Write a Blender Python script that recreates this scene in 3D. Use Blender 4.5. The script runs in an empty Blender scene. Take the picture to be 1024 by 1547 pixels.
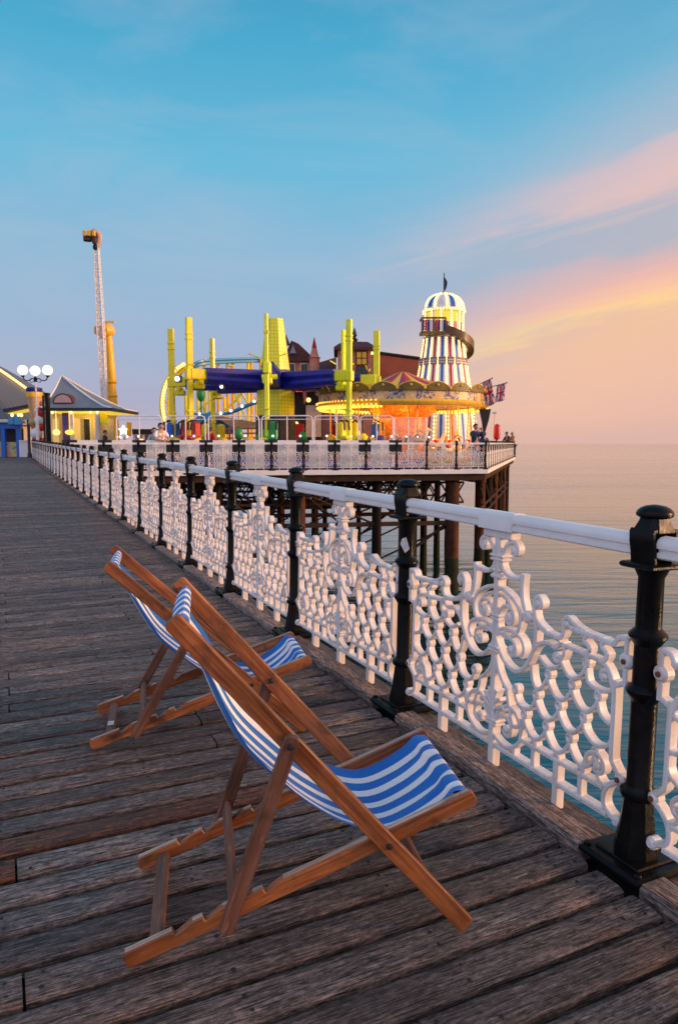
import bpy, math, random
from mathutils import Vector, Matrix
random.seed(7)
rad = math.radians
SC = bpy.context.scene
COL = SC.collection
# ------------------------------------------------------------------ camera numbers
F, CX, CY, HOR, H = 1090.0, 512.0, 773.5, 669.5, 1.55
PIT = math.atan((CY-HOR)/F)
YAW = rad(25.184)
SLOPE = 0.009                      # the promenade rises gently towards the pier head
TILT = Matrix.Rotation(math.atan(SLOPE), 4, 'X')
SEA = -5.4
ZG = 0.36                          # level of the pier-head deck
cp, sp, cyw, syw = math.cos(PIT), math.sin(PIT), math.cos(YAW), math.sin(YAW)
def zat(py, D):
    t = (CY-py)/F
    return H + D*(t*cp-sp)/(cp+t*sp)
def lat(px, D, z=1.0):
    return (px-CX)/F*(D*cp+(H-z)*sp)
def world(r, d, z=0.0):
    return Vector((r*cyw+d*syw, -r*syw+d*cyw, z))
# ------------------------------------------------------------------ mesh builder
class MB:
    def __init__(s):
        s.v=[]; s.f=[]; s.m=[]; s.uv=[]; s.t=[]; s.mi=0; s.tint=0.5; s.dir=None
    def axes(s, d, p, q, off=0.0):
        s.dir=(Vector(d),Vector(p),Vector(q),off)
    def vert(s, co, uv=None):
        co=Vector(co); s.v.append(co)
        if uv is None:
            if s.dir: uv=(co.dot(s.dir[0])+s.dir[3]*3.7, co.dot(s.dir[1])+co.dot(s.dir[2])+s.dir[3])
            else: uv=(co.x+co.y*.3, co.z)
        s.uv.append(uv); s.t.append(s.tint)
        return len(s.v)-1
    def face(s, idx):
        s.f.append(tuple(idx)); s.m.append(s.mi)
    def loft(s, rings, cap=True, close=True):
        ids=[[s.vert(p) for p in r] for r in rings]
        n=len(ids[0])
        for a,b in zip(ids, ids[1:]):
            for i in range(n if close else n-1):
                j=(i+1)%n
                s.face((a[i],a[j],b[j],b[i]))
        if cap:
            s.face(ids[0][::-1]); s.face(ids[-1])
        return ids
    def box(s, c, size, rz=0.0, ch=0.0):
        c=Vector(c); hx,hy,hz=[q/2 for q in size]
        ca,sa=math.cos(rz),math.sin(rz)
        def P(x,y,z): return c+Vector((x*ca-y*sa, x*sa+y*ca, z))
        if ch>0:
            ch=min(ch,hx*.9,hy*.9,hz*.9)
            def ring(z,i): 
                x,y=hx-i,hy-i
                k=ch*.6
                return [P(-x+k,-y,z),P(x-k,-y,z),P(x,-y+k,z),P(x,y-k,z),P(x-k,y,z),P(-x+k,y,z),P(-x,y-k,z),P(-x,-y+k,z)]
            s.loft([ring(-hz,ch),ring(-hz+ch,0),ring(hz-ch,0),ring(hz,ch)])
        else:
            s.loft([[P(-hx,-hy,z),P(hx,-hy,z),P(hx,hy,z),P(-hx,hy,z)] for z in (-hz,hz)])
    def bar(s, p, q, w, h, up=(0,0,1), ch=0.004):
        p,q=Vector(p),Vector(q); d=(q-p).normalized(); u=Vector(up)
        x=d.cross(u)
        if x.length<1e-4: x=d.cross(Vector((1,0,0)))
        x.normalize(); y=x.cross(d).normalized()
        ch=min(ch,w*.4,h*.4)
        def ring(o,i):
            a,b=w/2-i,h/2-i; k=ch
            pts=[(-a+k,-b),(a-k,-b),(a,-b+k),(a,b-k),(a-k,b),(-a+k,b),(-a,b-k),(-a,-b+k)]
            return [o+x*m+y*n for m,n in pts]
        sv=s.dir
        if s.dir is None: s.axes(d,x,y,random.random()*9)
        s.loft([ring(p,ch*.8),ring(p+d*ch,0),ring(q-d*ch,0),ring(q,ch*.8)])
        s.dir=sv
    def tube(s, pts, r, n=8, cap=True, closed=False):
        pts=[Vector(p) for p in pts]
        rs=r if isinstance(r,(list,tuple)) else [r]*len(pts)
        rings=[]; prev=None
        for i,p in enumerate(pts):
            if closed: d=(pts[(i+1)%len(pts)]-pts[i-1])
            else: d=(pts[min(i+1,len(pts)-1)]-pts[max(i-1,0)])
            d.normalize()
            if prev is None:
                a=d.cross(Vector((0,0,1)))
                if a.length<1e-3: a=d.cross(Vector((1,0,0)))
            else: a=prev-d*prev.dot(d)
            a.normalize(); prev=a; b=d.cross(a)
            rings.append([p+(a*math.cos(2*math.pi*k/n)+b*math.sin(2*math.pi*k/n))*rs[i] for k in range(n)])
        if closed: rings.append(rings[0]); cap=False
        s.loft(rings,cap=cap)
    def lathe(s, prof, n=24, c=(0,0,0), a0=0.0, a1=None, cap=True, sx=1.0, sy=1.0):
        c=Vector(c); full=a1 is None
        a1=a0+2*math.pi if full else a1
        m=n if full else n+1
        ids=[]; L=0; last=None
        for (r,z) in prof:
            if last: L+=math.hypot(r-last[0],z-last[1])
            last=(r,z)
            ids.append([s.vert(c+Vector((math.cos(a0+(a1-a0)*k/n)*r*sx, math.sin(a0+(a1-a0)*k/n)*r*sy, z)),
                       (k/n, L)) for k in range(m)])
        for a,b in zip(ids,ids[1:]):
            for i in range(m if full else m-1):
                j=(i+1)%m; s.face((a[i],a[j],b[j],b[i]))
        if cap and full:
            if prof[0][0]>1e-4: s.face(ids[0][::-1])
            if prof[-1][0]>1e-4: s.face(ids[-1])
    def ball(s, c, r, n=10, m=6, sz=1.0, sy=1.0):
        prof=[(max(1e-4,r*math.sin(math.pi*i/m)), -r*sz*math.cos(math.pi*i/m)) for i in range(m+1)]
        s.lathe(prof,n,c,cap=False,sy=sy)
    def disc(s, c, axis, r, t, n=12, ch=.25):
        c=Vector(c); ax=Vector(axis).normalized()
        a=ax.cross(Vector((0,0,1)))
        if a.length<1e-3: a=ax.cross(Vector((1,0,0)))
        a.normalize(); b=ax.cross(a)
        R=lambda o,rr:[c+ax*o+(a*math.cos(2*math.pi*k/n)+b*math.sin(2*math.pi*k/n))*rr for k in range(n)]
        k=t*ch
        s.loft([R(-t/2,r-k),R(-t/2+k,r),R(t/2-k,r),R(t/2,r-k)])
    def prism(s, out, fn, w0, w1, bev=.003):
        """outline (2D, counter-clockwise) swept from w0 to w1; fn(a,b,w) gives the point"""
        n=len(out)
        def inset(d):
            res=[]
            for i in range(n):
                p0,p1,p2=Vector(out[i-1]),Vector(out[i]),Vector(out[(i+1)%n])
                e1=(p1-p0).normalized(); e2=(p2-p1).normalized()
                n1=Vector((-e1.y,e1.x)); n2=Vector((-e2.y,e2.x)); m=(n1+n2)
                if m.length<1e-3: m=n1
                m.normalize(); k=d/max(.45,m.dot(n1))
                res.append(p1+m*k)
            return res
        ins=inset(bev); sg=1 if w1>w0 else -1
        s.loft([[fn(p[0],p[1],w0) for p in ins],[fn(p[0],p[1],w0+sg*bev) for p in out],
                [fn(p[0],p[1],w1-sg*bev) for p in out],[fn(p[0],p[1],w1) for p in ins]])
    def build(s, name, mats, parent=None, smooth=35, loc=None):
        me=bpy.data.meshes.new(name)
        me.from_pydata([tuple(v) for v in s.v],[],s.f)
        if not isinstance(mats,(list,tuple)): mats=[mats]
        for m in mats: me.materials.append(m)
        me.polygons.foreach_set('material_index',s.m)
        uvl=me.uv_layers.new(name='UVMap')
        vi=[0]*len(me.loops); me.loops.foreach_get('vertex_index',vi)
        flat=[]
        for i in vi: flat.extend(s.uv[i])
        uvl.data.foreach_set('uv',flat)
        at=me.attributes.new('tint','FLOAT','POINT'); at.data.foreach_set('value',s.t)
        me.update(); me.validate()
        if smooth:
            me.shade_smooth(); me.set_sharp_from_angle(angle=rad(smooth))
        return link(name,me,parent,loc)
def link(name, me, parent=None, loc=None):
    o=bpy.data.objects.new(name,me); COL.objects.link(o)
    if parent: o.parent=parent
    if loc is not None: o.location=loc
    return o
def tag(o,label=None,cat=None,group=None,kind=None):
    if label: o['label']=label
    if cat: o['category']=cat
    if group: o['group']=group
    if kind: o['kind']=kind
    return o
def thing(name,label,cat,loc=(0,0,0),rz=0.0,group=None,tilt=False):
    o=bpy.data.objects.new(name,None); COL.objects.link(o)
    o.empty_display_size=.2
    M=Matrix.Translation(Vector(loc))@Matrix.Rotation(rz,4,'Z')
    o.matrix_world=(TILT@M) if tilt else M
    return tag(o,label,cat,group)
def far(name,label,cat,px,D,z=ZG,rz=0.0,group=None):
    """a thing standing on the pier head; local x runs to the right as seen, y away, z up"""
    return thing(name,label,cat,world(lat(px,D,z),D,z),-YAW+rz,group)
def smooth_path(pts, k=5, closed=False):
    P=[Vector(p) for p in pts]; out=[]; n=len(P)
    rng=range(n if closed else n-1)
    for i in rng:
        if closed: a,b,c,d=P[i-1],P[i],P[(i+1)%n],P[(i+2)%n]
        else: a,b,c,d=P[max(i-1,0)],P[i],P[i+1],P[min(i+2,n-1)]
        for j in range(k):
            t=j/k
            out.append(.5*((2*b)+(c-a)*t+(2*a-5*b+4*c-d)*t*t+(3*b-a-3*c+d)*t**3))
    if not closed: out.append(P[-1])
    return out
# ------------------------------------------------------------------ materials
def mat(name):
    m=bpy.data.materials.new(name); m.use_nodes=True
    nt=m.node_tree; b=nt.nodes['Principled BSDF']
    return m,nt,b
def N(nt,t,**kw):
    n=nt.nodes.new(t)
    for k,v in kw.items():
        if k in n.inputs: n.inputs[k].default_value=v
        else: setattr(n,k,v)
    return n
def ramp(nt,fac,stops,interp='LINEAR'):
    r=nt.nodes.new('ShaderNodeValToRGB'); r.color_ramp.interpolation=interp
    e=r.color_ramp.elements
    while len(e)<len(stops): e.new(.5)
    for q,(p,c) in zip(e,stops):
        q.position=p; q.color=(c[0],c[1],c[2],1) if len(c)==3 else c
    nt.links.new(fac,r.inputs[0]); return r.outputs[0]
def math_(nt,op,a,b=None,c=None,clamp=False):
    n=nt.nodes.new('ShaderNodeMath'); n.operation=op; n.use_clamp=clamp
    for i,q in enumerate((a,b,c)):
        if q is None: continue
        if isinstance(q,(int,float)): n.inputs[i].default_value=q
        else: nt.links.new(q,n.inputs[i])
    return n.outputs[0]
def mixc(nt,f,a,b,mode='MIX'):
    n=nt.nodes.new('ShaderNodeMix'); n.data_type='RGBA'; n.blend_type=mode
    for key,q in ((0,f),(6,a),(7,b)):
        if isinstance(q,(int,float)): n.inputs[key].default_value=q
        elif isinstance(q,tuple): n.inputs[key].default_value=(q[0],q[1],q[2],1)
        else: nt.links.new(q,n.inputs[key])
    return n.outputs[2]
def mapped(nt,src,scale,loc=(0,0,0),rot=(0,0,0)):
    mp=nt.nodes.new('ShaderNodeMapping'); mp.inputs['Scale'].default_value=scale
    mp.inputs['Location'].default_value=loc; mp.inputs['Rotation'].default_value=rot
    nt.links.new(src,mp.inputs['Vector']); return mp.outputs[0]
def noise(nt,vec,scale=1,detail=4,rough=.55,dist=0.0):
    n=N(nt,'ShaderNodeTexNoise',Scale=scale,Detail=detail,Roughness=rough,Distortion=dist)
    nt.links.new(vec,n.inputs['Vector']); return n.outputs[0]
def bump(nt,b,h,strength=.3,dist=.01):
    n=N(nt,'ShaderNodeBump',Strength=strength,Distance=dist); nt.links.new(h,n.inputs['Height'])
    nt.links.new(n.outputs[0],b.inputs['Normal'])
def paint(name,col,rough=.45,var=.12,scale=6,metal=0.0,bumpy=.0,spec=.5):
    m,nt,b=mat(name)
    tc=N(nt,'ShaderNodeTexCoord').outputs['Object']
    n=noise(nt,tc,scale,5,.6)
    lo=tuple(c*(1-var) for c in col); hi=tuple(min(1,c*(1+var)) for c in col)
    c=ramp(nt,n,[(.3,lo),(.7,hi)])
    nt.links.new(c,b.inputs['Base Color'])
    r=ramp(nt,n,[(.3,(rough*.85,)*3),(.7,(min(1,rough*1.2),)*3)]); nt.links.new(r,b.inputs['Roughness'])
    b.inputs['Metallic'].default_value=metal
    b.inputs['Specular IOR Level'].default_value=spec
    if bumpy: bump(nt,b,noise(nt,tc,scale*8,4),bumpy,.004)
    return m
def glow(name,col,strength,base=None):
    m,nt,b=mat(name)
    b.inputs['Base Color'].default_value=(*(base or col),1)
    b.inputs['Emission Color'].default_value=(*col,1); b.inputs['Emission Strength'].default_value=strength
    b.inputs['Roughness'].default_value=.4
    return m
# worn deck planks
M_DECK,nt,b=mat('weathered_deck_timber')
uv=N(nt,'ShaderNodeUVMap').outputs[0]; tn=N(nt,'ShaderNodeAttribute',attribute_name='tint').outputs['Fac']
grain=noise(nt,mapped(nt,uv,(5,62,1)),1,9,.72,.5)
fine=noise(nt,mapped(nt,uv,(9,170,1)),1,6,.78,.4)
mott=noise(nt,mapped(nt,uv,(34,60,1)),1,6,.75)
blot=noise(nt,mapped(nt,uv,(1.3,4,1)),1,5,.6)
base=ramp(nt,tn,[(0,(.098,.074,.068)),(.35,(.182,.142,.130)),(.62,(.255,.202,.184)),(.85,(.345,.285,.262)),(.93,(.20,.085,.050)),(1,(.23,.085,.045))])
c=mixc(nt,1.0,base,ramp(nt,grain,[(.30,(.22,.20,.20)),(.5,(.95,.93,.92)),(.72,(1.9,1.8,1.7))]),'MULTIPLY')
c=mixc(nt,1.0,c,ramp(nt,blot,[(.3,(.55,.53,.55)),(.55,(1,1,1)),(.78,(1.45,1.3,1.2))]),'MULTIPLY')
c=mixc(nt,ramp(nt,fine,[(.44,(.95,)*3),(.52,(0,)*3)]),c,(.014,.011,.010))
c=mixc(nt,1.0,c,ramp(nt,mott,[(.34,(.42,.41,.42)),(.5,(1,1,1)),(.66,(1.75,1.70,1.66))]),'MULTIPLY')
spots=noise(nt,mapped(nt,uv,(14,16,1)),1,2,.5)
c=mixc(nt,ramp(nt,spots,[(.74,(0,)*3),(.79,(.45,)*3)]),c,(.30,.27,.25))
nt.links.new(c,b.inputs['Base Color'])
nt.links.new(ramp(nt,blot,[(.3,(.45,)*3),(.7,(.75,)*3)]),b.inputs['Roughness']); b.inputs['Specular IOR Level'].default_value=.36
hh=math_(nt,'ADD',math_(nt,'ADD',grain,math_(nt,'MULTIPLY',fine,.8)),math_(nt,'MULTIPLY',mott,.6))
bump(nt,b,hh,.9,.007)
M_UNDER=paint('painted_under_deck_shade',(.012,.010,.010),.9)  # near black: the shade below the planks is put into the colour
M_BOLT=paint('rusted_bolt_iron',(.018,.014,.014),.6)
# varnished chair wood
def wood(name,a,bb,cc,rough):
    m,nt,b=mat(name)
    uv=N(nt,'ShaderNodeUVMap').outputs[0]
    g=noise(nt,mapped(nt,uv,(3,70,1)),1,6,.6,.8)
    bl=noise(nt,mapped(nt,uv,(2.5,5,1)),1,4,.6)
    c=ramp(nt,g,[(.34,a),(.52,bb),(.68,cc)])
    c=mixc(nt,1.0,c,ramp(nt,bl,[(.3,(.5,.45,.42)),(.55,(1,1,1)),(.8,(1.35,1.3,1.25))]),'MULTIPLY')
    sc=noise(nt,mapped(nt,uv,(22,110,1)),1,3,.6)
    c=mixc(nt,ramp(nt,sc,[(.62,(0,)*3),(.70,(.6,)*3)]),c,(.36,.22,.14))
    nk=noise(nt,mapped(nt,uv,(9,9,1)),1,3,.5)
    c=mixc(nt,ramp(nt,nk,[(.58,(0,)*3),(.72,(.75,)*3)]),c,(.045,.020,.010))
    nt.links.new(c,b.inputs['Base Color'])
    nt.links.new(ramp(nt,bl,[(.3,(rough,)*3),(.75,(rough+.25,)*3)]),b.inputs['Roughness'])
    bump(nt,b,g,.25,.003)
    return m
M_WOOD=wood('varnished_orange_hardwood',(.17,.048,.014),(.34,.104,.026),(.50,.185,.058),.36)
M_WORN=wood('worn_brown_hardwood',(.11,.042,.022),(.19,.074,.040),(.27,.12,.075),.5)
M_BARE=wood('bare_bleached_wood',(.34,.22,.16),(.52,.38,.29),(.66,.53,.44),.65)
# striped canvas
M_CANVAS,nt,b=mat('blue_white_striped_canvas')
uv=N(nt,'ShaderNodeUVMap').outputs[0]; sep=N(nt,'ShaderNodeSeparateXYZ'); nt.links.new(uv,sep.inputs[0])
fr=math_(nt,'FRACT',math_(nt,'MULTIPLY',sep.outputs[0],5.56))
st=ramp(nt,fr,[(0,(1,)*3),(.56,(1,)*3),(.575,(0,)*3),(.985,(0,)*3),(1,(1,)*3)])
wv=noise(nt,mapped(nt,uv,(160,420,1)),1,2,.5); dirt=noise(nt,mapped(nt,uv,(3,7,1)),1,5,.6)
blue=ramp(nt,dirt,[(.3,(.006,.125,.47)),(.7,(.012,.185,.60))])
white=ramp(nt,dirt,[(.3,(.82,.79,.77)),(.65,(.90,.88,.86))])
c=mixc(nt,st,white,blue)
c=mixc(nt,1.0,c,ramp(nt,wv,[(.3,(.85,)*3),(.7,(1.12,)*3)]),'MULTIPLY')
nt.links.new(c,b.inputs['Base Color']); b.inputs['Roughness'].default_value=.85
b.inputs['Sheen Weight'].default_value=.15
bump(nt,b,wv,.25,.001)
# white painted cast iron
M_WHITE,nt,b=mat('white_painted_cast_iron')
tc=N(nt,'ShaderNodeTexCoord').outputs['Object']
n1=noise(nt,tc,9,6,.65); n2=noise(nt,tc,60,4,.6)
c=ramp(nt,n1,[(.25,(.70,.67,.67)),(.5,(.79,.77,.77)),(.75,(.83,.81,.82))])
stk=noise(nt,mapped(nt,tc,(26,26,2.2)),1,4,.6)
c=mixc(nt,1.0,c,ramp(nt,stk,[(.42,(1,1,1)),(.66,(.86,.80,.74)),(.78,(.66,.54,.44))]),'MULTIPLY')
c=mixc(nt,ramp(nt,n2,[(.655,(0,)*3),(.72,(.75,)*3)]),c,(.30,.19,.13))
nt.links.new(c,b.inputs['Base Color']); b.inputs['Roughness'].default_value=.38
bump(nt,b,n2,.12,.004)
M_BLACK,nt,b=mat('black_gloss_painted_iron')
tc=N(nt,'ShaderNodeTexCoord').outputs['Object']
n1=noise(nt,tc,14,6,.7); n2=noise(nt,tc,70,3,.6)
b.inputs['Specular IOR Level'].default_value=.16
c=ramp(nt,n1,[(.35,(.003,.003,.0032)),(.62,(.006,.005,.0055)),(.74,(.022,.016,.013))])
c=mixc(nt,ramp(nt,n2,[(.66,(0,)*3),(.72,(.7,)*3)]),c,(.028,.018,.013))
nt.links.new(c,b.inputs['Base Color'])
nt.links.new(ramp(nt,n1,[(.3,(.22,)*3),(.7,(.48,)*3)]),b.inputs['Roughness'])
bump(nt,b,n2,.2,.004)
M_STICK=paint('torn_white_paper',(.62,.60,.60),.7,.2,40)
M_FASCIA=paint('white_fascia_paint',(.74,.70,.68),.5,.1,1.5)
M_RUST=paint('rusty_pile_iron',(.070,.026,.014),.8,.6,2.2,bumpy=.5,spec=.12)
M_PILE=paint('dark_wet_timber',(.013,.008,.006),.8,.5,2.0,bumpy=.4,spec=.12)
M_WEED=paint('weed_covered_pile',(.018,.022,.010),.8,.5,4.0,bumpy=.5,spec=.12)
M_BROWN=paint('brown_painted_girder',(.046,.024,.014),.75,.4,2.0,spec=.12)
M_YEL=paint('yellow_ride_paint',(.90,.74,.004),.35,.10,2)
M_LIME=paint('lime_yellow_ride_paint',(.82,.86,.008),.35,.10,2)
M_NAVY=paint('deep_blue_ride_fabric',(.006,.012,.24),.5,.4,2)
M_PURP=paint('purple_ride_paint',(.09,.05,.20),.5,.2,2)
M_DARK=paint('near_black_ride_base',(.012,.012,.022),.5,.3,2)
M_RED=paint('red_ride_paint',(.55,.018,.016),.4,.12,3)
M_BLUE=paint('blue_ride_paint',(.012,.12,.55),.4,.12,3)
M_SKYB=paint('pale_blue_track_paint',(.05,.28,.55),.4,.12,3)
M_GREEN=paint('green_ride_paint',(.015,.28,.05),.4,.12,3)
M_OLIVE=paint('dark_olive_gilt_paint',(.17,.115,.018),.45,.35,3)
M_GOLD=paint('gilt_paint',(.80,.48,.05),.35,.2,4)
M_CREAM=paint('cream_paint',(.78,.66,.46),.5,.08,3)
M_WPAINT=paint('white_paint',(.80,.78,.78),.5,.06,3)
M_GREYW=paint('pale_grey_paint',(.60,.60,.63),.5,.1,2)
M_BRICK=paint('pink_brick_render',(.55,.21,.15),.8,.22,3)
M_MAROON=paint('maroon_roof_tiles',(.10,.030,.028),.75,.3,3)
M_RUSTROOF=paint('rust_brown_roof_sheet',(.22,.045,.012),.6,.12,.6)
M_LEAD=paint('grey_lead_roof',(.17,.205,.25),.5,.12,1.2)
M_GLASS=paint('dark_window_glass',(.02,.02,.025),.12,.1,3)
M_STEEL=paint('galvanised_tube',(.80,.76,.76),.35,.08,5)
M_AMBER=paint('amber_column_paint',(.86,.46,.006),.4,.12,1.5)
M_TAN=paint('tan_painted_fibreglass',(.52,.30,.15),.5,.2,5)
M_SKIN=paint('skin',(.50,.26,.18),.55,.06,8)
M_HAIR=paint('dark_hair',(.018,.012,.010),.6,.2,20)
M_TSHIRT=paint('white_cotton',(.78,.76,.78),.8,.05,8)
M_DENIM=paint('blue_denim',(.05,.07,.13),.8,.15,8)
M_JACKET=paint('navy_jacket_cloth',(.018,.030,.085),.75,.15,8)
M_BROWNC=paint('brown_jacket_cloth',(.05,.028,.020),.8,.15,8)
M_REDC=paint('red_cotton',(.42,.015,.02),.8,.1,8)
M_JEANS=paint('pale_grey_jeans',(.35,.37,.42),.8,.1,8)
G_LAMP=glow('lit_opal_globe',(1,.86,.62),1.35)
G_BULB=glow('warm_bulb',(1,.52,.06),1.9)
G_BULBW=glow('cream_bulb',(1,.74,.28),2.0)
G_WHITE=glow('cold_white_bulb',(.9,.95,1),3)
G_SOFFIT=glow('yellow_lamplight_glow',(1,.66,.05),.75,(.5,.4,.1))  # emission stands in for lamplight on the soffits and cabin room
G_ROOM=glow('lit_room_interior',(1,.60,.18),.45,(.5,.35,.15))
G_REDN=glow('lit_red_sign',(1,.05,.04),2.0)
G_STRIP=glow('warm_light_strip',(1,.58,.16),2.2)
# ------------------------------------------------------------------ promenade deck (built flat, then tilted with the pier)
def tiltit(o): o.matrix_world=TILT@o.matrix_world; return o
PW=.154; X0,X1=-9.0,1.905
mb=MB(); y=-3.2; row=0
bolts=[]
while y<56:
    w=PW*(.93+.14*random.random()) if y<22 else PW
    gap=.025 if y<16 else .024
    x=X1-random.random()*.012
    lens=[]
    # staggered lengths, long boards near the kerb
    first=True
    while x>X0:
        L=random.choice([1.0,1.9,2.4,2.9,3.4]) if not first else random.choice([.95,1.9,2.5,2.9,3.3,3.8])
        first=False
        xa=max(X0,x-L)
        t=random.random()
        mb.tint=min(1,max(0,(.22+.55*t) if random.random()>.03 else .95+random.random()*.05))
        mb.axes((1,0,0),(0,1,0),(0,0,1),random.random()*40)
        zt=(random.random()-.5)*.006; tw=(random.random()-.5)*.005
        ya,yb=y+gap/2+random.random()*.003,y+w-gap/2-random.random()*.003
        xa2,xb2=xa+.004,x-.004
        c=.010 if y<12 else .008
        def R(yy,zz,xi): return yy,zz,xi
        # board with worn top arrises, a few stations along its length so edges wander
        ns=max(2,int((xb2-xa2)/.28)) if y<9 else 2
        rings=[]
        for k in range(ns+1):
            xx=xa2+(xb2-xa2)*k/ns
            j1=(random.random()-.5)*.007 if y<9 else 0; j2=(random.random()-.5)*.007 if y<9 else 0
            zz=zt+tw*(k/ns-.5)
            rings.append([Vector(p) for p in [(xx,ya+j1,-.05),(xx,yb+j2,-.05),(xx,yb+j2,zz-c),(xx,yb+j2-c*1.3,zz-c*.15),(xx,yb+j2-c*3,zz),(xx,ya+j1+c*3,zz),(xx,ya+j1+c*1.3,zz-c*.15),(xx,ya+j1,zz-c)]])
        mb.loft(rings)
        if y<13:
            cand=[xa+.045,x-.045]+[1.78-.61*q for q in range(16)]
            for bx in cand:
                if xa+.03<bx<x-.03:
                    for f in (.27,.73):
                        if random.random()<.72: bolts.append((bx+(random.random()-.5)*.02,ya+(yb-ya)*(f+(random.random()-.5)*.1),zt))
        x=xa
    y+=w; row+=1
deck=mb.build('deck',[M_DECK]); tag(deck,kind='structure'); tiltit(deck)
mb=MB()
for (bx,by,bz) in bolts: 
    mb.disc((bx,by,bz+.0003),(0,0,1),.0055+random.random()*.003,.003,7)
o=mb.build('deck_bolts',[M_BOLT]); tag(o,kind='structure'); tiltit(o)
mb=MB(); mb.box((-3.5,26.4,-.16),(11.2,59.5,.16)); o=mb.build('deck_underside_shade',[M_UNDER]); tag(o,kind='structure'); tiltit(o)  # dark slab added below so the plank gaps read as shade
# kerb beam beside the posts and the outer edge beam
RX,PY0,GAP=2.06,1.82,1.69
mb=MB()
for k in range(-3,32):
    ya=PY0+GAP*k+.135; yb=PY0+GAP*(k+1)-.135
    mb.tint=.70+.2*random.random(); mb.axes((0,1,0),(1,0,0),(0,0,1),random.random()*30)
    mb.bar((1.985,ya,-.012),(1.985,yb,-.012),.125,.085,ch=.012)
mb.tint=.12
for k in range(-3,32):
    mb.tint=.2+.2*random.random(); mb.axes((0,1,0),(1,0,0),(0,0,1),random.random()*30)
    mb.bar((2.13,PY0+GAP*k+.004,-.085),(2.13,PY0+GAP*(k+1)-.004,-.085),.10,.15,ch=.01)
o=mb.build('kerb',[M_DECK]); tag(o,kind='structure'); tiltit(o)
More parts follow.
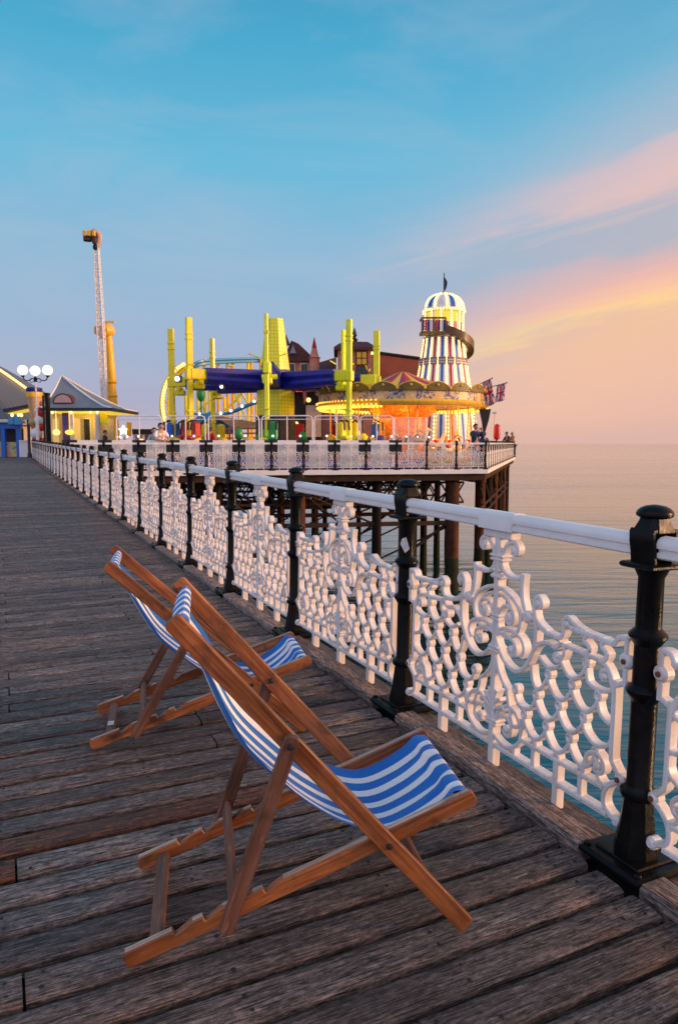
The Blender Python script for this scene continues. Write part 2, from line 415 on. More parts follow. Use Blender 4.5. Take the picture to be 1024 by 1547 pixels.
# ------------------------------------------------------------------ ornate railing panel (local: y along the fence, z up, centred)
def panel_mesh():
    mb=MB(); jit=[0]
    def stroke(pts,w=.024,d=.034,k=4,sm=True):
        jit[0]=(jit[0]+1)%23
        w=w*.77; d=d+.005+jit[0]*.00035
        for sgn in ((1,-1)):
            P=[Vector((0,sgn*a,z)) for a,z in pts]
            if sm and len(P)>2: P=smooth_path(P,k)
            rings=[]; n=len(P)
            for i,p in enumerate(P):
                t=(P[min(i+1,n-1)]-P[max(i-1,0)]).normalized()
                nn=Vector((0,-t.z,t.y)); ch=w*.22
                X=Vector((1,0,0)); a=d/2; b=w/2
                rings.append([p+X*x_+nn*y_ for x_,y_ in [(-a,-b+ch),(-a,b-ch),(-a+ch,b),(a-ch,b),(a,b-ch),(a,-b+ch),(a-ch,-b),(-a+ch,-b)]])
            mb.loft(rings)
            if all(abs(a)<1e-6 for a,z in pts): break
    def boss(a,z,r,t=.05):
        jit[0]=(jit[0]+1)%23
        for sgn in (1,-1):
            mb.disc((0,sgn*a,z),(1,0,0),r,t+jit[0]*.0004,12,.2)
            if a==0: break
    def node(a,z):
        for sgn in (1,-1):
            c=Vector((0,sgn*a,z)); n=10
            def R(x,ry,rz): return [c+Vector((x,math.cos(2*math.pi*k/n)*ry,math.sin(2*math.pi*k/n)*rz)) for k in range(n)]
            mb.loft([R(.014,.007,.009),R(.021,.012,.014),R(.021,.016,.021),R(.014,.020,.026),R(-.014,.020,.026),R(-.021,.016,.021),R(-.021,.012,.014),R(-.014,.007,.009)])
    def volute(c,r,pts_in,w=.024,turn=1.15,cw=True,a_start=None):
        # stroke that arrives along pts_in and curls into centre c
        last=Vector((pts_in[-1][0],pts_in[-1][1])); cc=Vector(c)
        v=last-cc; a0=math.atan2(v.y,v.x); R0=v.length
        spiral=[]
        for i in range(1,9):
            t=i/8; a=a0+(-1 if cw else 1)*turn*2*math.pi*t*.62; rr=R0*(1-.72*t)
            spiral.append((cc.x+math.cos(a)*rr,cc.y+math.sin(a)*rr))
        stroke(list(pts_in)+spiral,w,.034,3)
        boss(c[0],c[1],r*.62,.046)
    # frame
    stroke([(.478,.79),(.60,.786),(.70,.783),(.715,.79),(.728,.812),(.75,.818),(.768,.817)],.027,.042)
    stroke([(.768,.825),(.768,.64)],.030,.040); boss(.768,.735,.032,.055)
    stroke([(.768,.65),(.72,.63)],.028,.036)
    volute((.455,.797),.03,[(.56,.79),(.50,.806),(.468,.825)],.026,1.0,False)
    stroke([(.425,.71),(.55,.705),(.65,.70),(.69,.675),(.715,.63)],.024)
    volute((.668,.645),.026,[(.715,.61),(.70,.64),(.688,.668)],.022,1.0,False)
    stroke([(.72,.65),(.722,.50),(.722,.36),(.735,.325),(.768,.29)],.028,.038)
    stroke([(.768,.275),(.715,.235),(.695,.18),(.71,.14),(.768,.112)],.028,.038)
    boss(.768,.282,.024,.05); boss(.765,.115,.024,.05)
    stroke([(0,.118),(.715,.118)],.030,.040,sm=False)
    stroke([(.20,.215),(.69,.215)],.026,.036,sm=False)
    volute((.652,.285),.032,[(.585,.235),(.60,.31),(.645,.335)],.024,1.1,True)
    stroke([(.652,.27),(.672,.235),(.71,.225)],.022)
    # stem and capital
    stroke([(0,1.115),(0,.93)],.050,.044,sm=False); stroke([(0,.93),(0,.12)],.040,.046,sm=False)
    stroke([(0,.135),(0,.008)],.048,.042,sm=False); stroke([(.433,.22),(.433,.008)],.040,.038,sm=False)
    jit[0]=3; mb.box((0,0,1.112),(.058,.20,.036),0,.005)
    for z,wd in ((1.004,.095),(.726,.07),(.576,.07),(.226,.085)):
        mb.box((0,0,z+.009),(.062,wd,.013),0,.004); mb.box((0,0,z-.009),(.060,wd*.94,.013),0,.004)
    mb.box((0,0,.917),(.064,.075,.026),0,.009); mb.box((0,0,.945),(.058,.056,.020),0,.006)
    volute((.108,1.05),.034,[(.028,.985),(.036,1.035),(.065,1.075),(.10,1.088)],.026,1.1,True)
    stroke([(.020,1.03),(.024,.985),(.045,.945),(.10,.925),(.165,.935),(.178,.948)],.026)
    stroke([(.178,.955),(.172,.90),(.180,.84),(.205,.785)],.030)
    boss(.218,.774,.030,.056); stroke([(.218,.774),(.275,.775)],.024,sm=False)
    # upper medallion
    stroke([(0,.868),(.07,.855),(.14,.815),(.172,.76),(.155,.69),(.09,.648),(.035,.662),(.008,.70)],.024)
    stroke([(0,.838),(.055,.828),(.10,.80),(.118,.765)],.020,.030)
    volute((.088,.742),.04,[(.012,.668),(.020,.74),(.055,.788),(.095,.792)],.022,1.15,True)
    volute((.283,.845),.032,[(.34,.74),(.285,.765),(.262,.80),(.258,.85),(.278,.876)],.026,1.0,True)
    stroke([(.262,.80),(.29,.755),(.35,.735),(.415,.733),(.438,.752),(.445,.785)],.026)
    stroke([(.262,.81),(.276,.72),(.262,.63),(.21,.545),(.15,.512),(.08,.53),(.03,.58),(.004,.625)],.027)
    stroke([(.004,.655),(.06,.685),(.13,.687),(.188,.662),(.204,.62),(.185,.585)],.022)
    volute((.115,.60),.032,[(.012,.648),(.07,.662),(.125,.645)],.022,1.1,True)
    stroke([(.245,.60),(.285,.663),(.345,.695),(.40,.687),(.43,.722)],.024)
    volute((.408,.655),.026,[(.44,.72),(.452,.68),(.435,.645)],.022,.95,True)
    stroke([(.006,.55),(.03,.48),(.07,.43),(.105,.405)],.024)
    # palmette
    for pts in ([(.0,.285),(.035,.30),(.072,.318),(.090,.305)],[(.0,.295),(.028,.33),(.060,.352)],[(.0,.305),(.014,.35),(.030,.385)]):
        stroke(pts,.022,.044)
    stroke([(0,.28),(0,.405)],.030,.052,sm=False)
    # lower medallion
    stroke([(.01,.165),(.06,.145),(.12,.142),(.185,.185),(.203,.245),(.172,.31),(.112,.335),(.05,.295),(.015,.245)],.024)
    volute((.098,.222),.032,[(.012,.205),(.045,.265),(.095,.278)],.022,1.1,True)
    # fish-scale lattice
    rows={0:(.562,[.36,.50,.64]),1:(.450,[.29,.43,.57]),2:(.338,[.22,.36,.50,.64]),3:(.226,[.29,.43,.57]),-1:(.674,[.50,.57][1:])}
    for r,(z,cols) in rows.items():
        for a in cols: node(a,z)
    for a,r in ((.15,2),): node(.155,.43)
    def U(a0,a1,z,s=.078):
        m=(a0+a1)/2; w=(a1-a0)
        stroke([(a0,z-.018),(a0+w*.08,z-.045),(m-w*.20,z-s),(m,z-s-.008),(m+w*.20,z-s),(a1-w*.08,z-.045),(a1,z-.018)],.022,.032,3)
    for r,(z,cols) in rows.items():
        if r in (3,-1): continue
        for a0,a1 in zip(cols,cols[1:]): U(a0,a1,z)
    stroke([(.255,.57),(.265,.515),(.29,.478),(.325,.49),(.355,.54)],.022,.032,3)
    stroke([(.64,.545),(.655,.50),(.69,.476),(.72,.478)],.022,.032,3)
    stroke([(.155,.41),(.175,.375),(.22,.365),(.265,.38),(.29,.43)],.022,.032,3)
    stroke([(.57,.43),(.585,.395),(.64,.365),(.70,.385),(.72,.42)],.022,.032,3)
    stroke([(.10,.41),(.11,.36),(.15,.262),(.195,.275),(.22,.32)],.022,.032,3)
    stroke([(.64,.32),(.655,.285)],.022,.032)
    U(.43,.57,.674); stroke([(.57,.655),(.585,.60),(.64,.585),(.70,.60),(.72,.64)],.022,.032,3); stroke([(.43,.66),(.415,.61),(.36,.59),(.30,.62)],.022,.032,3)
    stroke([(.22,.318),(.21,.26),(.20,.215)],.022); 
    # stubs between the two bottom rails and below the top bar
    for a in (.29,.57): stroke([(a,.226),(a-.004,.17),(a,.118)],.030,.034)
    stroke([(.157,.155),(.157,.118)],.028,.034,sm=False)
    for a in (.575,.665): stroke([(a,.79),(a-.018,.76),(a+.012,.735),(a-.006,.70)],.028,.036)
    stroke([(.575,.705),(.572,.66)],.024,.034,sm=False)
    mb.mi=1
    for sgn in (1,-1):
        for z in (.735,.282): mb.disc((-.030,sgn*.768,z),(1,0,0),.0105,.014,8)
    return mb
pm=panel_mesh()
rail_root=thing('promenade_railing','long white ornate iron railing with black posts along the plank promenade edge','railing',(RX,PY0,0),0,tilt=True)
LEAN=rad(.7)
M_RUSTB=paint('rust_bolt',(.16,.06,.025),.8,.4,60)
panel0=pm.build('panel',[M_WHITE,M_RUSTB],rail_root,28); PANEL_ME=panel0.data
# handrail for one bay
def handrail_mesh():
    mb=MB()
    z0,z1=1.136,1.214
    prof=[(-.034,z0),(.034,z0),(.040,z0+.006),(.040,z0+.020),(.030,z0+.024),(.030,z0+.034),(.042,z0+.037),(.043,z0+.052),(.038,z0+.065),(.026,z0+.075),(0,z1+.001),(-.026,z0+.075),(-.038,z0+.065),(-.043,z0+.052),(-.042,z0+.037),(-.030,z0+.034),(-.030,z0+.024),(-.040,z0+.020),(-.040,z0+.006)]
    for ya,yb in ((-GAP/2+.05,-.12),(.12,GAP/2-.05)):
        mb.loft([[Vector((x,y,z)) for x,z in prof] for y in (ya,yb)])
    bl=[(-.046,z0-.003),(.046,z0-.003),(.0455,z0+.048),(.040,z0+.068),(.028,z0+.078),(0,z1+.004),(-.028,z0+.078),(-.040,z0+.068),(-.0455,z0+.048)]
    mb.loft([[Vector((x,y,z)) for x,z in bl] for y in (-.121,.121)])
    return mb
M_RAIL=paint('white_handrail_paint',(.79,.77,.77),.36,.05,7,bumpy=.08)
hr0=handrail_mesh().build('handrail',[M_RAIL],rail_root,30)
def post_meshes():
    mb=MB()
    # flared octagonal foot
    mb.lathe([(.082,.03),(.080,.06),(.066,.13),(.056,.22),(.052,.25)],8,a0=math.pi/8)
    mb.lathe([(.050,.245),(.064,.252),(.068,.262),(.066,.274),(.054,.282),(.046,.30),(.046,.62)],20)
    mb.lathe([(.046,.61),(.060,.632),(.066,.642),(.066,.652),(.060,.660),(.046,.672),(.045,.82)],20)
    mb.lathe([(.045,.815),(.060,.838),(.067,.846),(.067,.857),(.058,.866),(.045,.880),(.044,1.06),(.056,1.085),(.060,1.098)],20)
    mb.box((0,0,1.106),(.165,.15,.020),0,.006)
    # head clasping the handrail: two cheeks and a faceted hood
    for sx in (-1,1):
        rings=[]
        for z,x in ((1.114,.048),(1.15,.052),(1.19,.060),(1.225,.062),(1.236,.056)):
            rings.append([Vector((sx*(x-.012 if z<1.23 else 0.0),-.052,z)),Vector((sx*x,-.052,z)),Vector((sx*x,.052,z)),Vector((sx*(x-.012 if z<1.23 else 0.0),.052,z))])
        mb.loft(rings)
    mb.loft([[Vector((x*a,y*b_,z)) for x,y in ((-1,-.6),(-.6,-1),(.6,-1),(1,-.6),(1,.6),(.6,1),(-.6,1),(-1,.6))] for z,a,b_ in ((1.2245,.0625,.056),(1.238,.059,.054),(1.262,.046,.044),(1.276,.042,.041))])
    post=mb
    cap=MB(); cap.lathe([(.030,1.270),(.052,1.274),(.061,1.280),(.063,1.288),(.060,1.297),(.050,1.307),(.034,1.315),(.012,1.319),(.0005,1.320)],24)
    plate=MB()
    plate.box((0,0,.016),(.29,.285,.035),0,.012); plate.box((0,0,.0365),(.20,.20,.012),0,.005)
    for a in (-1,1):
        for b_ in (-1,1): plate.disc((a*.118,b_*.118,.036),(0,0,1),.014,.016,8)
    return post,cap,plate
pmb,cmb,bmb=post_meshes()
post0=pmb.build('post',[M_BLACK],rail_root,35); cap0=cmb.build('cap',[M_BLACK],post0,40); plate0=bmb.build('base_plate',[M_BLACK],post0,30)
POST_ME,CAP_ME,PLATE_ME,HR_ME=post0.data,cap0.data,plate0.data,hr0.data
def add_post(root,loc,rz=0,lean=0.0,first=None):
    p=first or link('post',POST_ME,root); p.location=loc; p.rotation_euler=(0,lean,rz)
    if not first:
        link('cap',CAP_ME,p); link('base_plate',PLATE_ME,p)
    return p
def add_bay(root,loc,rz=0,lean=0.0,sy=1.0,first=None):
    a,b_=first or (link('panel',PANEL_ME,root),link('handrail',HR_ME,root))
    for q in (a,b_): q.location=loc; q.rotation_euler=(0,lean,rz); q.scale=(1,sy,1)
for k in range(-1,31):
    p=add_post(rail_root,(0,GAP*k,0),0,LEAN,post0 if k==0 else None)
    if k==1:
        st=MB()
        st.loft([[Vector((-.0475,y,z)) for y,z in ((-.008,.905),(.022,.955),(.012,.985),(-.012,.995),(-.034,.93))],[Vector((-.0465,y,z)) for y,z in ((-.008,.905),(.022,.955),(.012,.985),(-.012,.995),(-.034,.93))]])
        s_=st.build('sticker',[M_STICK],p,0); s_.location=(0.0,0,.0); s_.rotation_euler=(0,0,rad(38))
    if k<30: add_bay(rail_root,(0,GAP*(k+.5),0),0,LEAN,1.0,(panel0,hr0) if k==0 else None)
# ------------------------------------------------------------------ deck chairs
def rounded_bar(L,h,r0=.26,n=5):
    """outline of a bar of length L (0..L) and height h with rounded ends, counter-clockwise"""
    pts=[]; r=h*r0
    for cx_,cz_,a0 in ((L-r,-h/2+r,-90),(L-r,h/2-r,0),(r,h/2-r,90),(r,-h/2+r,180)):
        for i in range(n):
            a=rad(a0+90*i/(n-1)); pts.append((cx_+r*math.cos(a),cz_+r*math.sin(a)))
    return pts
def deck_chair(label,pos,yaw,W,A,C_t,B_t,Bf,brs,Cf,group):
    root=thing('deck_chair',label,'deck chair',(pos[0],pos[1],0),yaw,group,tilt=True)
    # local: x = forward (s), y = lateral (away from camera), z up
    Af=(0.0,.012)
    def line_fn(p,q):
        d=Vector((q[0]-p[0],q[1]-p[1])); L=d.length; d.normalize(); nn=Vector((-d.y,d.x))
        return L,d,nn
    def rail(name,p,q,h,w0,w1,m,ext0=0,ext1=0,out=None,parent=root,r0=.26):
        L,d,nn=line_fn(p,q); L+=ext0+ext1
        p=Vector(p)-d*ext0
        mb=MB(); mb.axes((d.x,0,d.y),(nn.x,0,nn.y),(0,1,0),random.random()*20)
        o_=out(L,h) if out else rounded_bar(L,h,r0)
        mb.prism(o_,lambda a,b_,w:Vector((p.x+d.x*a+nn.x*b_,w,p.y+d.y*a+nn.y*b_)),w0,w1,.0035)
        return mb.build(name,m,parent,40)
    def bolt(parent,s_,z,w,sgn):
        mb=MB(); mb.disc((s_,w+sgn*.003,z),(0,1,0),.010,.008,12); mb.disc((s_,w+sgn*.0075,z),(0,1,0),.005,.004,8)
        mb.build('bolt',[M_BOLT],parent,35)
    al=lambda t:(A[0]*t,Af[1]+.012+(A[1]-Af[1]-.012)*t)
    for sg in (-1,1):
        wo,wi=sg*W,sg*(W-.026)
        a=rail('back_rail',(0,.024),A,.056,wo,wi,[M_WOOD],.010,.012)
        s_,z_=al(B_t); bolt(a,s_,z_,wo,sg)
        if sg>0:
            s_,z_=al(C_t); bolt(a,s_,z_,wi,-sg)
    def notched(L,h):
        # a worn rest rail: square notches cut in the upper edge near the rear end
        r=h*.35; pts=[]
        for cx_,cz_,a0 in ((L-r,-h/2+r,-90),(L-r,h/2-r,0)):
            for i in range(5):
                a=rad(a0+90*i/4); pts.append((cx_+r*math.cos(a),cz_+r*math.sin(a)))
        for x in (.50,.405,.31,.215):
            pts+=[(x-.004,h/2),(x-.046,h/2-.014),(x-.056,h/2-.015),(x-.060,h/2)]
        for cx_,cz_,a0 in ((r,h/2-r,90),(r,-h/2+r,180)):
            for i in range(5):
                a=rad(a0+90*i/4); pts.append((cx_+r*math.cos(a),cz_+r*math.sin(a)))
        return pts
    Br=(brs,.030)
    for sg in (-1,1):
        wo,wi=sg*(W-.030),sg*(W-.056)
        bq=rail('seat_rail',Br,Bf,.052,wo,wi,[M_WOOD],.020,.018,notched)
        # bleached top edge
        L,d,nn=line_fn(Br,Bf)
        mb=MB(); mb.axes((d.x,0,d.y),(nn.x,0,nn.y),(0,1,0),random.random()*20)
        segs=[(-.010,.135)]+[(x+.004-.02,x+.015) for x in (.215,.31,.405)]+[(.487,L+.006)]
        for a0,a1 in segs:
            P=Vector(Br); o1=P+d*a0+nn*.0272; o2=P+d*a1+nn*.0272
            mb.bar((o1.x,(wo+wi)/2,o1.y),(o2.x,(wo+wi)/2,o2.y),.018,.003,(nn.x,0,nn.y),.001)
        mb.build('worn_edge',[M_BARE],bq,30)
    Cp=al(C_t)
    for sg in (-1,1):
        wo,wi=sg*(W+.028),sg*(W+.004)
        cq=rail('prop_strut',Cf,Cp,.046,wo,wi,[M_WORN],.006,.030,None,root,.35)
        bolt(cq,Cp[0],Cp[1],wo,sg)
    def cross(name,s_,z,w,h,dirv,m,ww):
        mb=MB(); mb.axes((0,1,0),(dirv[0],0,dirv[1]),(-dirv[1],0,dirv[0]),random.random()*20)
        mb.bar((s_,-ww,z),(s_,ww,z),w,h,(dirv[0],0,dirv[1]),.006)
        return mb.build(name,m,root,35)
    dA=Vector((A[0],A[1]-.024)).normalized(); dB=Vector((Bf[0]-brs,Bf[1]-.03)).normalized()
    nA=Vector((-dA.y,dA.x)); nB=Vector((-dB.y,dB.x)); dC=Vector((Cp[0]-Cf[0],Cp[1]-Cf[1])).normalized()
    hb=(A[0]-dA.x*.028,A[1]-dA.y*.028)
    cross('head_bar',hb[0],hb[1],.024,.024,nA,[M_WORN],W-.024)
    fb=(dA.x*.17,.024+dA.y*.17); cross('foot_bar',fb[0]-.0,fb[1],.022,.040,dA,[M_WORN],W-.024)
    fr=(Bf[0]-dB.x*.016-nB.x*.010,Bf[1]-dB.y*.016-nB.y*.010); cross('front_bar',fr[0],fr[1],.026,.026,nB,[M_WOOD],W-.054)
    rb=(brs+dB.x*.075,.030+dB.y*.075); cross('rear_bar',rb[0],rb[1],.044,.022,nB,[M_WORN],W-.054)
    cb=(Cf[0]+dC.x*.075,Cf[1]+dC.y*.075); cross('prop_bar',cb[0],cb[1],.022,.046,dC,[M_WORN],W+.006)
    # sling: measured on one chair, carried to the other by its two end bars
    ref_top=Vector((-.868,1.008)); ref_fr=Vector((-.012,.432))
    ref=[(-.890,.998),(-.876,.972),(-.842,.925),(-.800,.865),(-.748,.752),(-.680,.632),(-.575,.522),(-.470,.432),(-.360,.366),(-.250,.340),(-.150,.372),(-.070,.420),(-.018,.442)]
    top=Vector(hb); frv=Vector(fr)
    e0=ref_fr-ref_top; e1=frv-top
    sc=e1.length/e0.length; an=math.atan2(e1.y,e1.x)-math.atan2(e0.y,e0.x)
    ca,sa=math.cos(an)*sc,math.sin(an)*sc
    def mp(p):
        v=Vector(p)-ref_top; return Vector((top.x+v.x*ca-v.y*sa,top.y+v.x*sa+v.y*ca))
    prof=[]
    # wrap round the head bar
    for a in (205,150,95,50,10): prof.append((top.x+math.cos(rad(a)+math.atan2(dA.y,dA.x)-math.pi/2)*.023,top.y+math.sin(rad(a)+math.atan2(dA.y,dA.x)-math.pi/2)*.023))
    prof=prof[::-1][:0]
    prof=[(top.x+.020,top.y-.018),(top.x+.021,top.y+.008),(top.x+.002,top.y+.021)]
    body=[mp(p) for p in ref]
    prof=[Vector(p) for p in prof[:3]][::1]+body
    prof=prof[:-1]+[frv+nB*.027-dB*.022,frv+nB*.024+dB*.006,frv+dB*.024+nB*.010,frv+dB*.022-nB*.022]
    P=smooth_path([Vector((p[0],p[1],0)) for p in prof],5)
    nW=36; half=W-.062
    mb=MB(); ids=[]; Lacc=0; tot=len(P)
    for i,p in enumerate(P):
        if i: Lacc+=(p-P[i-1]).length
        t=i/(tot-1); row=[]
        tan=(P[min(i+1,tot-1)]-P[max(i-1,0)]).normalized(); nn=Vector((-tan.y,tan.x,0))
        env=max(0,math.sin(math.pi*min(1,max(0,(t-.12)/.80))))**1.0
        hw=half*(1-.035*env)
        for j in range(nW+1):
            u=j/nW; c=(2*u-1)
            sag=-.030*env*(1-c*c)
            fo=math.exp(-((t-.82)/.07)**2)
            wr=.0075*fo*math.sin(u*26+1.3)+.004*fo*math.sin(u*61+t*9)
            # diagonal pull creases from the corners
            wr+=.0035*env*math.sin(u*17+t*21)*abs(c)
            edge=.006*env*max(0,abs(c)-.86)/.14
            q=p+nn*(sag+wr+edge)
            row.append(mb.vert((q.x,c*hw,q.y),(u,Lacc)))
        ids.append(row)
    for a,b_ in zip(ids,ids[1:]):
        for j in range(nW): mb.face((a[j],a[j+1],b_[j+1],b_[j]))
    o=mb.build('canvas_sling',[M_CANVAS],root,80)
    so=o.modifiers.new('thickness','SOLIDIFY'); so.thickness=.0022; so.offset=0
    return root
deck_chair('nearest wooden deck chair with blue and white striped canvas, front bar facing the railing',(1.340,2.037),-.250,.286,(-.877,1.035),.635,.288,(.017,.422),-1.018,(-.746,.115),'striped deck chairs on the promenade')
ch2=deck_chair('farther striped deck chair, reclined lower, partly hidden behind the nearest chair',(1.454,3.681),-.191,.283,(-.964,.926),.60,.286,(.025,.375),-1.056,(-.860,.075),'striped deck chairs on the promenade')
for o in ch2.children:
    if o.name.startswith('rear_bar'):
        mb=MB(); mb.box((-1.056+.072,-.10,.030+.0565-.012),(.030,.052,.002)); lb=mb.build('paper_label',[M_STICK],o,0)
        lb.rotation_euler=(0,0,0)
# ------------------------------------------------------------------ sea
M_SEA,nt,b=mat('calm_sea_water')
tc=N(nt,'ShaderNodeTexCoord').outputs['Object']
rv=mapped(nt,tc,(1,1,1),rot=(0,0,YAW))
n1=noise(nt,mapped(nt,rv,(.10,.46,1)),1,5,.5,.5)
n2=noise(nt,mapped(nt,rv,(.7,2.6,1)),1,4,.6,.4)
n3=noise(nt,mapped(nt,rv,(.004,.035,1)),1,4,.55,.3)
hgt=math_(nt,'ADD',n1,math_(nt,'MULTIPLY',n2,.22))
calm=ramp(nt,n3,[(.30,(.2,)*3),(.48,(.6,)*3),(.58,(1,)*3),(.64,(.35,)*3)])
hgt=math_(nt,'MULTIPLY',hgt,calm)
b.inputs['Base Color'].default_value=(.035,.15,.17,1)
b.inputs['Roughness'].default_value=.06; b.inputs['IOR'].default_value=1.6; b.inputs['Metallic'].default_value=.8
bump(nt,b,hgt,1.0,.20)
mb=MB(); S=9000
g=[-S,-600,-120,0,60,120,250,600,2000,S]
idx=[[mb.vert((x,y,SEA),(x,y)) for x in g] for y in g]
for i in range(len(g)-1):
    for j in range(len(g)-1): mb.face((idx[i][j],idx[i][j+1],idx[i+1][j+1],idx[i+1][j]))
o=mb.build('sea',[M_SEA],None,0); tag(o,kind='structure')
# ------------------------------------------------------------------ pier head: deck, fascia, railing, legs
def G(px,py,z=ZG):
    D=(z-H)/(((CY-py)/F*cp-sp)/(cp+(CY-py)/F*sp)); return world(lat(px,D,z),D,z)
Pc=G(733,708.8); Pl=G(300,711.6); Pr=G(776,690.3)
fdir=(Pc-Pl); fdir.z=0; fdir.normalize()
t=(RX-Pc.x)/fdir.x; Pa=Pc+fdir*t                     # where the pier-head front meets the promenade
sdir=(Pr-Pc); SL=sdir.length; sdir.normalize()
back=Vector((-.25,1,0)).normalized()
Pr2=Pr+back*45; Pa2=Vector((RX-.02,120,ZG)); 
outline=[Pa,Pc,Pr,Pr2,Pa2]
def poly_slab(name,m,pts,z0,z1,parent=None):
    mb=MB(); mb.loft([[Vector((p.x,p.y,z)) for p in pts] for z in (z0,z1)]); return mb.build(name,m,parent,0)
M_PDECK=paint('pier_head_planks',(.085,.062,.055),.7,.3,1.5)
o=poly_slab('pier_deck',[M_PDECK],[Pa+Vector((.03,.1,0)),Pc+Vector((-.05,.12,0)),Pr+Vector((-.12,0,0)),Pr2,Pa2],ZG-.20,ZG); tag(o,kind='structure')
o=poly_slab('promenade_ground',[M_PDECK],[Vector((RX-.1,55.6,0)),Vector((RX-.1,120,0)),Vector((-40,120,0)),Vector((-40,55.6,0))],.30,.49); tag(o,kind='structure')
sub=thing('pier_substructure','dark rusty piles, braces and lattice girders carrying the pier head above the sea','pier',(Pc.x,Pc.y,SEA))
off=Vector((-Pc.x,-Pc.y,-SEA))
outn=Vector((fdir.y,-fdir.x,0)); outs=Vector((sdir.y,-sdir.x,0))
mb=MB()
mb.bar(Pa+off+outn*.05+Vector((0,0,-.09)),Pc+off+outn*.05+fdir*.10+Vector((0,0,-.09)),.16,.22,ch=.01)
mb.bar(Pc+off+outs*.05+sdir*.02+Vector((0,0,-.0905)),Pr+off+outs*.05+Vector((0,0,-.0905)),.16,.22,ch=.01)
mb.build('fascia',[M_FASCIA],sub,20)
mb=MB()
mb.bar(Pa+off-outn*.12+Vector((0,0,-.36)),Pc+off-outn*.12+Vector((0,0,-.36)),.2,.30,ch=.01)
mb.bar(Pc+off-outs*.12+Vector((0,0,-.361)),Pr+off-outs*.12+Vector((0,0,-.361)),.2,.30,ch=.01)
mb.build('edge_beam',[M_BROWN],sub,20)
inward=-outn
def inside(p):
    n=len(outline); c=False
    for i in range(n):
        a,b_=outline[i],outline[(i+1)%n]
        if (a.y>p.y)!=(b_.y>p.y) and p.x<(b_.x-a.x)*(p.y-a.y)/(b_.y-a.y)+a.x: c=not c
    return c
def pile(p,r,m,top=-.5):
    mb=MB(); q=p+off
    mb.lathe([(r*1.05,SEA-3-SEA),(r,0),(r,3.2),(r*.97,ZG+top-SEA)],10,(q.x,q.y,0))
    mb.lathe([(r*1.14,ZG+top-.30-SEA),(r*1.14,ZG+top-.12-SEA)],10,(q.x,q.y,0))
    mb.mi=1; mb.lathe([(r*1.06,-.6),(r*1.10,.1),(r*1.07,.9),(r*1.0,1.6)],10,(q.x,q.y,0),cap=False)
    mb.build('pile',[m,M_WEED],sub,40)
piles=[]
for row in range(0,4):
    for k in range(0,7):
        p=Pc-fdir*(1.35+3.6*k+.9*(row%2))+inward*(.55+4.6*row)
        piles.append((row,k,p))
for row,k,p in piles:
    if not inside(p) or p.x<RX+1: continue
    if row>=2 and (k+row)%2: continue
    r=.30 if (row==0 and k%2==0) else .19
    pile(p,r,M_RUST if (row+k)%2==0 else M_PILE)
for k in range(1,9):
    if k>6: continue
    p=Pc+sdir*(k*5.0-1.6)-outs*.5; pile(p,.26,M_RUST if k%2 else M_PILE)
    p=Pc+sdir*(k*5.0-.2)-outs*3.6
    if k<5: pile(p,.18,M_PILE)
for row in (1,2,3):
    for k in range(1,13):
        p=Pc-fdir*(.6+1.9*k)+inward*(.55+4.6*row-2.2)
        if inside(p) and p.x>RX+1 and (k*7+row*3)%5<3: pile(p,.13,M_PILE)
# raking and cross braces, tie beams, lattice girders
def brace(a,b_,r=.06,name='brace',m=None):
    mb=MB(); mb.tube([a+off,b_+off],r,6); mb.build(name,m or [M_BROWN],sub,40)
Zv=lambda p,z:Vector((p.x,p.y,z))
for row in range(0,4):
    base=inward*(.55+4.6*row)
    a,b_=Pc-fdir*1.35+base,Pc-fdir*(1.35+3.6*6)+base
    mb=MB(); mb.bar(Zv(a,-2.15)+off,Zv(b_,-2.15)+off,.13,.2,ch=.01); mb.build('tie_beam',[M_BROWN],sub,20)
    if row%2==1:
        mb=MB(); mb.bar(Zv(a,-1.5)+off,Zv(b_,-1.5)+off,.1,.14,ch=.01); mb.build('tie_beam',[M_BROWN],sub,20)
    for k in range(6):
        p=Pc-fdir*(1.35+3.6*k)+base; q=Pc-fdir*(1.35+3.6*(k+1))+base
        if row in (0,1,2):
            m2=p.lerp(q,.5)
            brace(Zv(p,-.55)+inward*.22,Zv(m2,-2.0)+inward*.22,.05); brace(Zv(q,-.55)+inward*.22,Zv(m2,-2.0)+inward*.22,.05)
            brace(Zv(p,-2.3)+inward*.3,Zv(q,-3.9)+inward*.3,.045)
            if (k+row)%2==0: brace(Zv(p,-2.0)+inward*.06,Zv(q,-4.6)+inward*.06,.07)
            else: brace(Zv(q,-.6)-inward*.06,Zv(p,-2.2)-inward*.06,.055)
        if row==1: brace(Zv(p,-.7)+inward*.1,Zv(q,-2.1)+inward*.1,.05)
    # lattice girder under the deck
    mb=MB(); n=42
    a2,b2=Pc-fdir*.7+base+inward*.35,Pc-fdir*24+base+inward*.35
    for z in (-.28,-1.22): mb.bar(Zv(a2,z)+off,Zv(b2,z)+off,.10,.10,ch=.01)
    for i in range(n):
        p=a2.lerp(b2,i/n); q=a2.lerp(b2,(i+1)/n)
        mb.bar(Zv(p,-.30)+off,Zv(q,-1.20)+off,.05,.07,ch=.004); mb.bar(Zv(p,-1.20)+off+inward*.055,Zv(q,-.30)+off+inward*.055,.05,.07,ch=.004)
    mb.build('lattice_girder',[M_BROWN],sub,0)
for z in (-1.55,-2.0):
    a,b_=Pc+sdir*.8-outs*.28,Pc+sdir*25-outs*.28
    mb=MB(); mb.tube([Zv(a,z)+off,Zv(b_,z+.02)+off],.07,6); mb.build('tie_beam',[M_BROWN],sub,40)
for k in range(0,7):
    brace(Zv(Pc+sdir*(k*3.3+1.7)-outs*.35,-.6),Zv(Pc+sdir*((k+1)*3.3+1.7)-outs*.35,-1.9),.055)
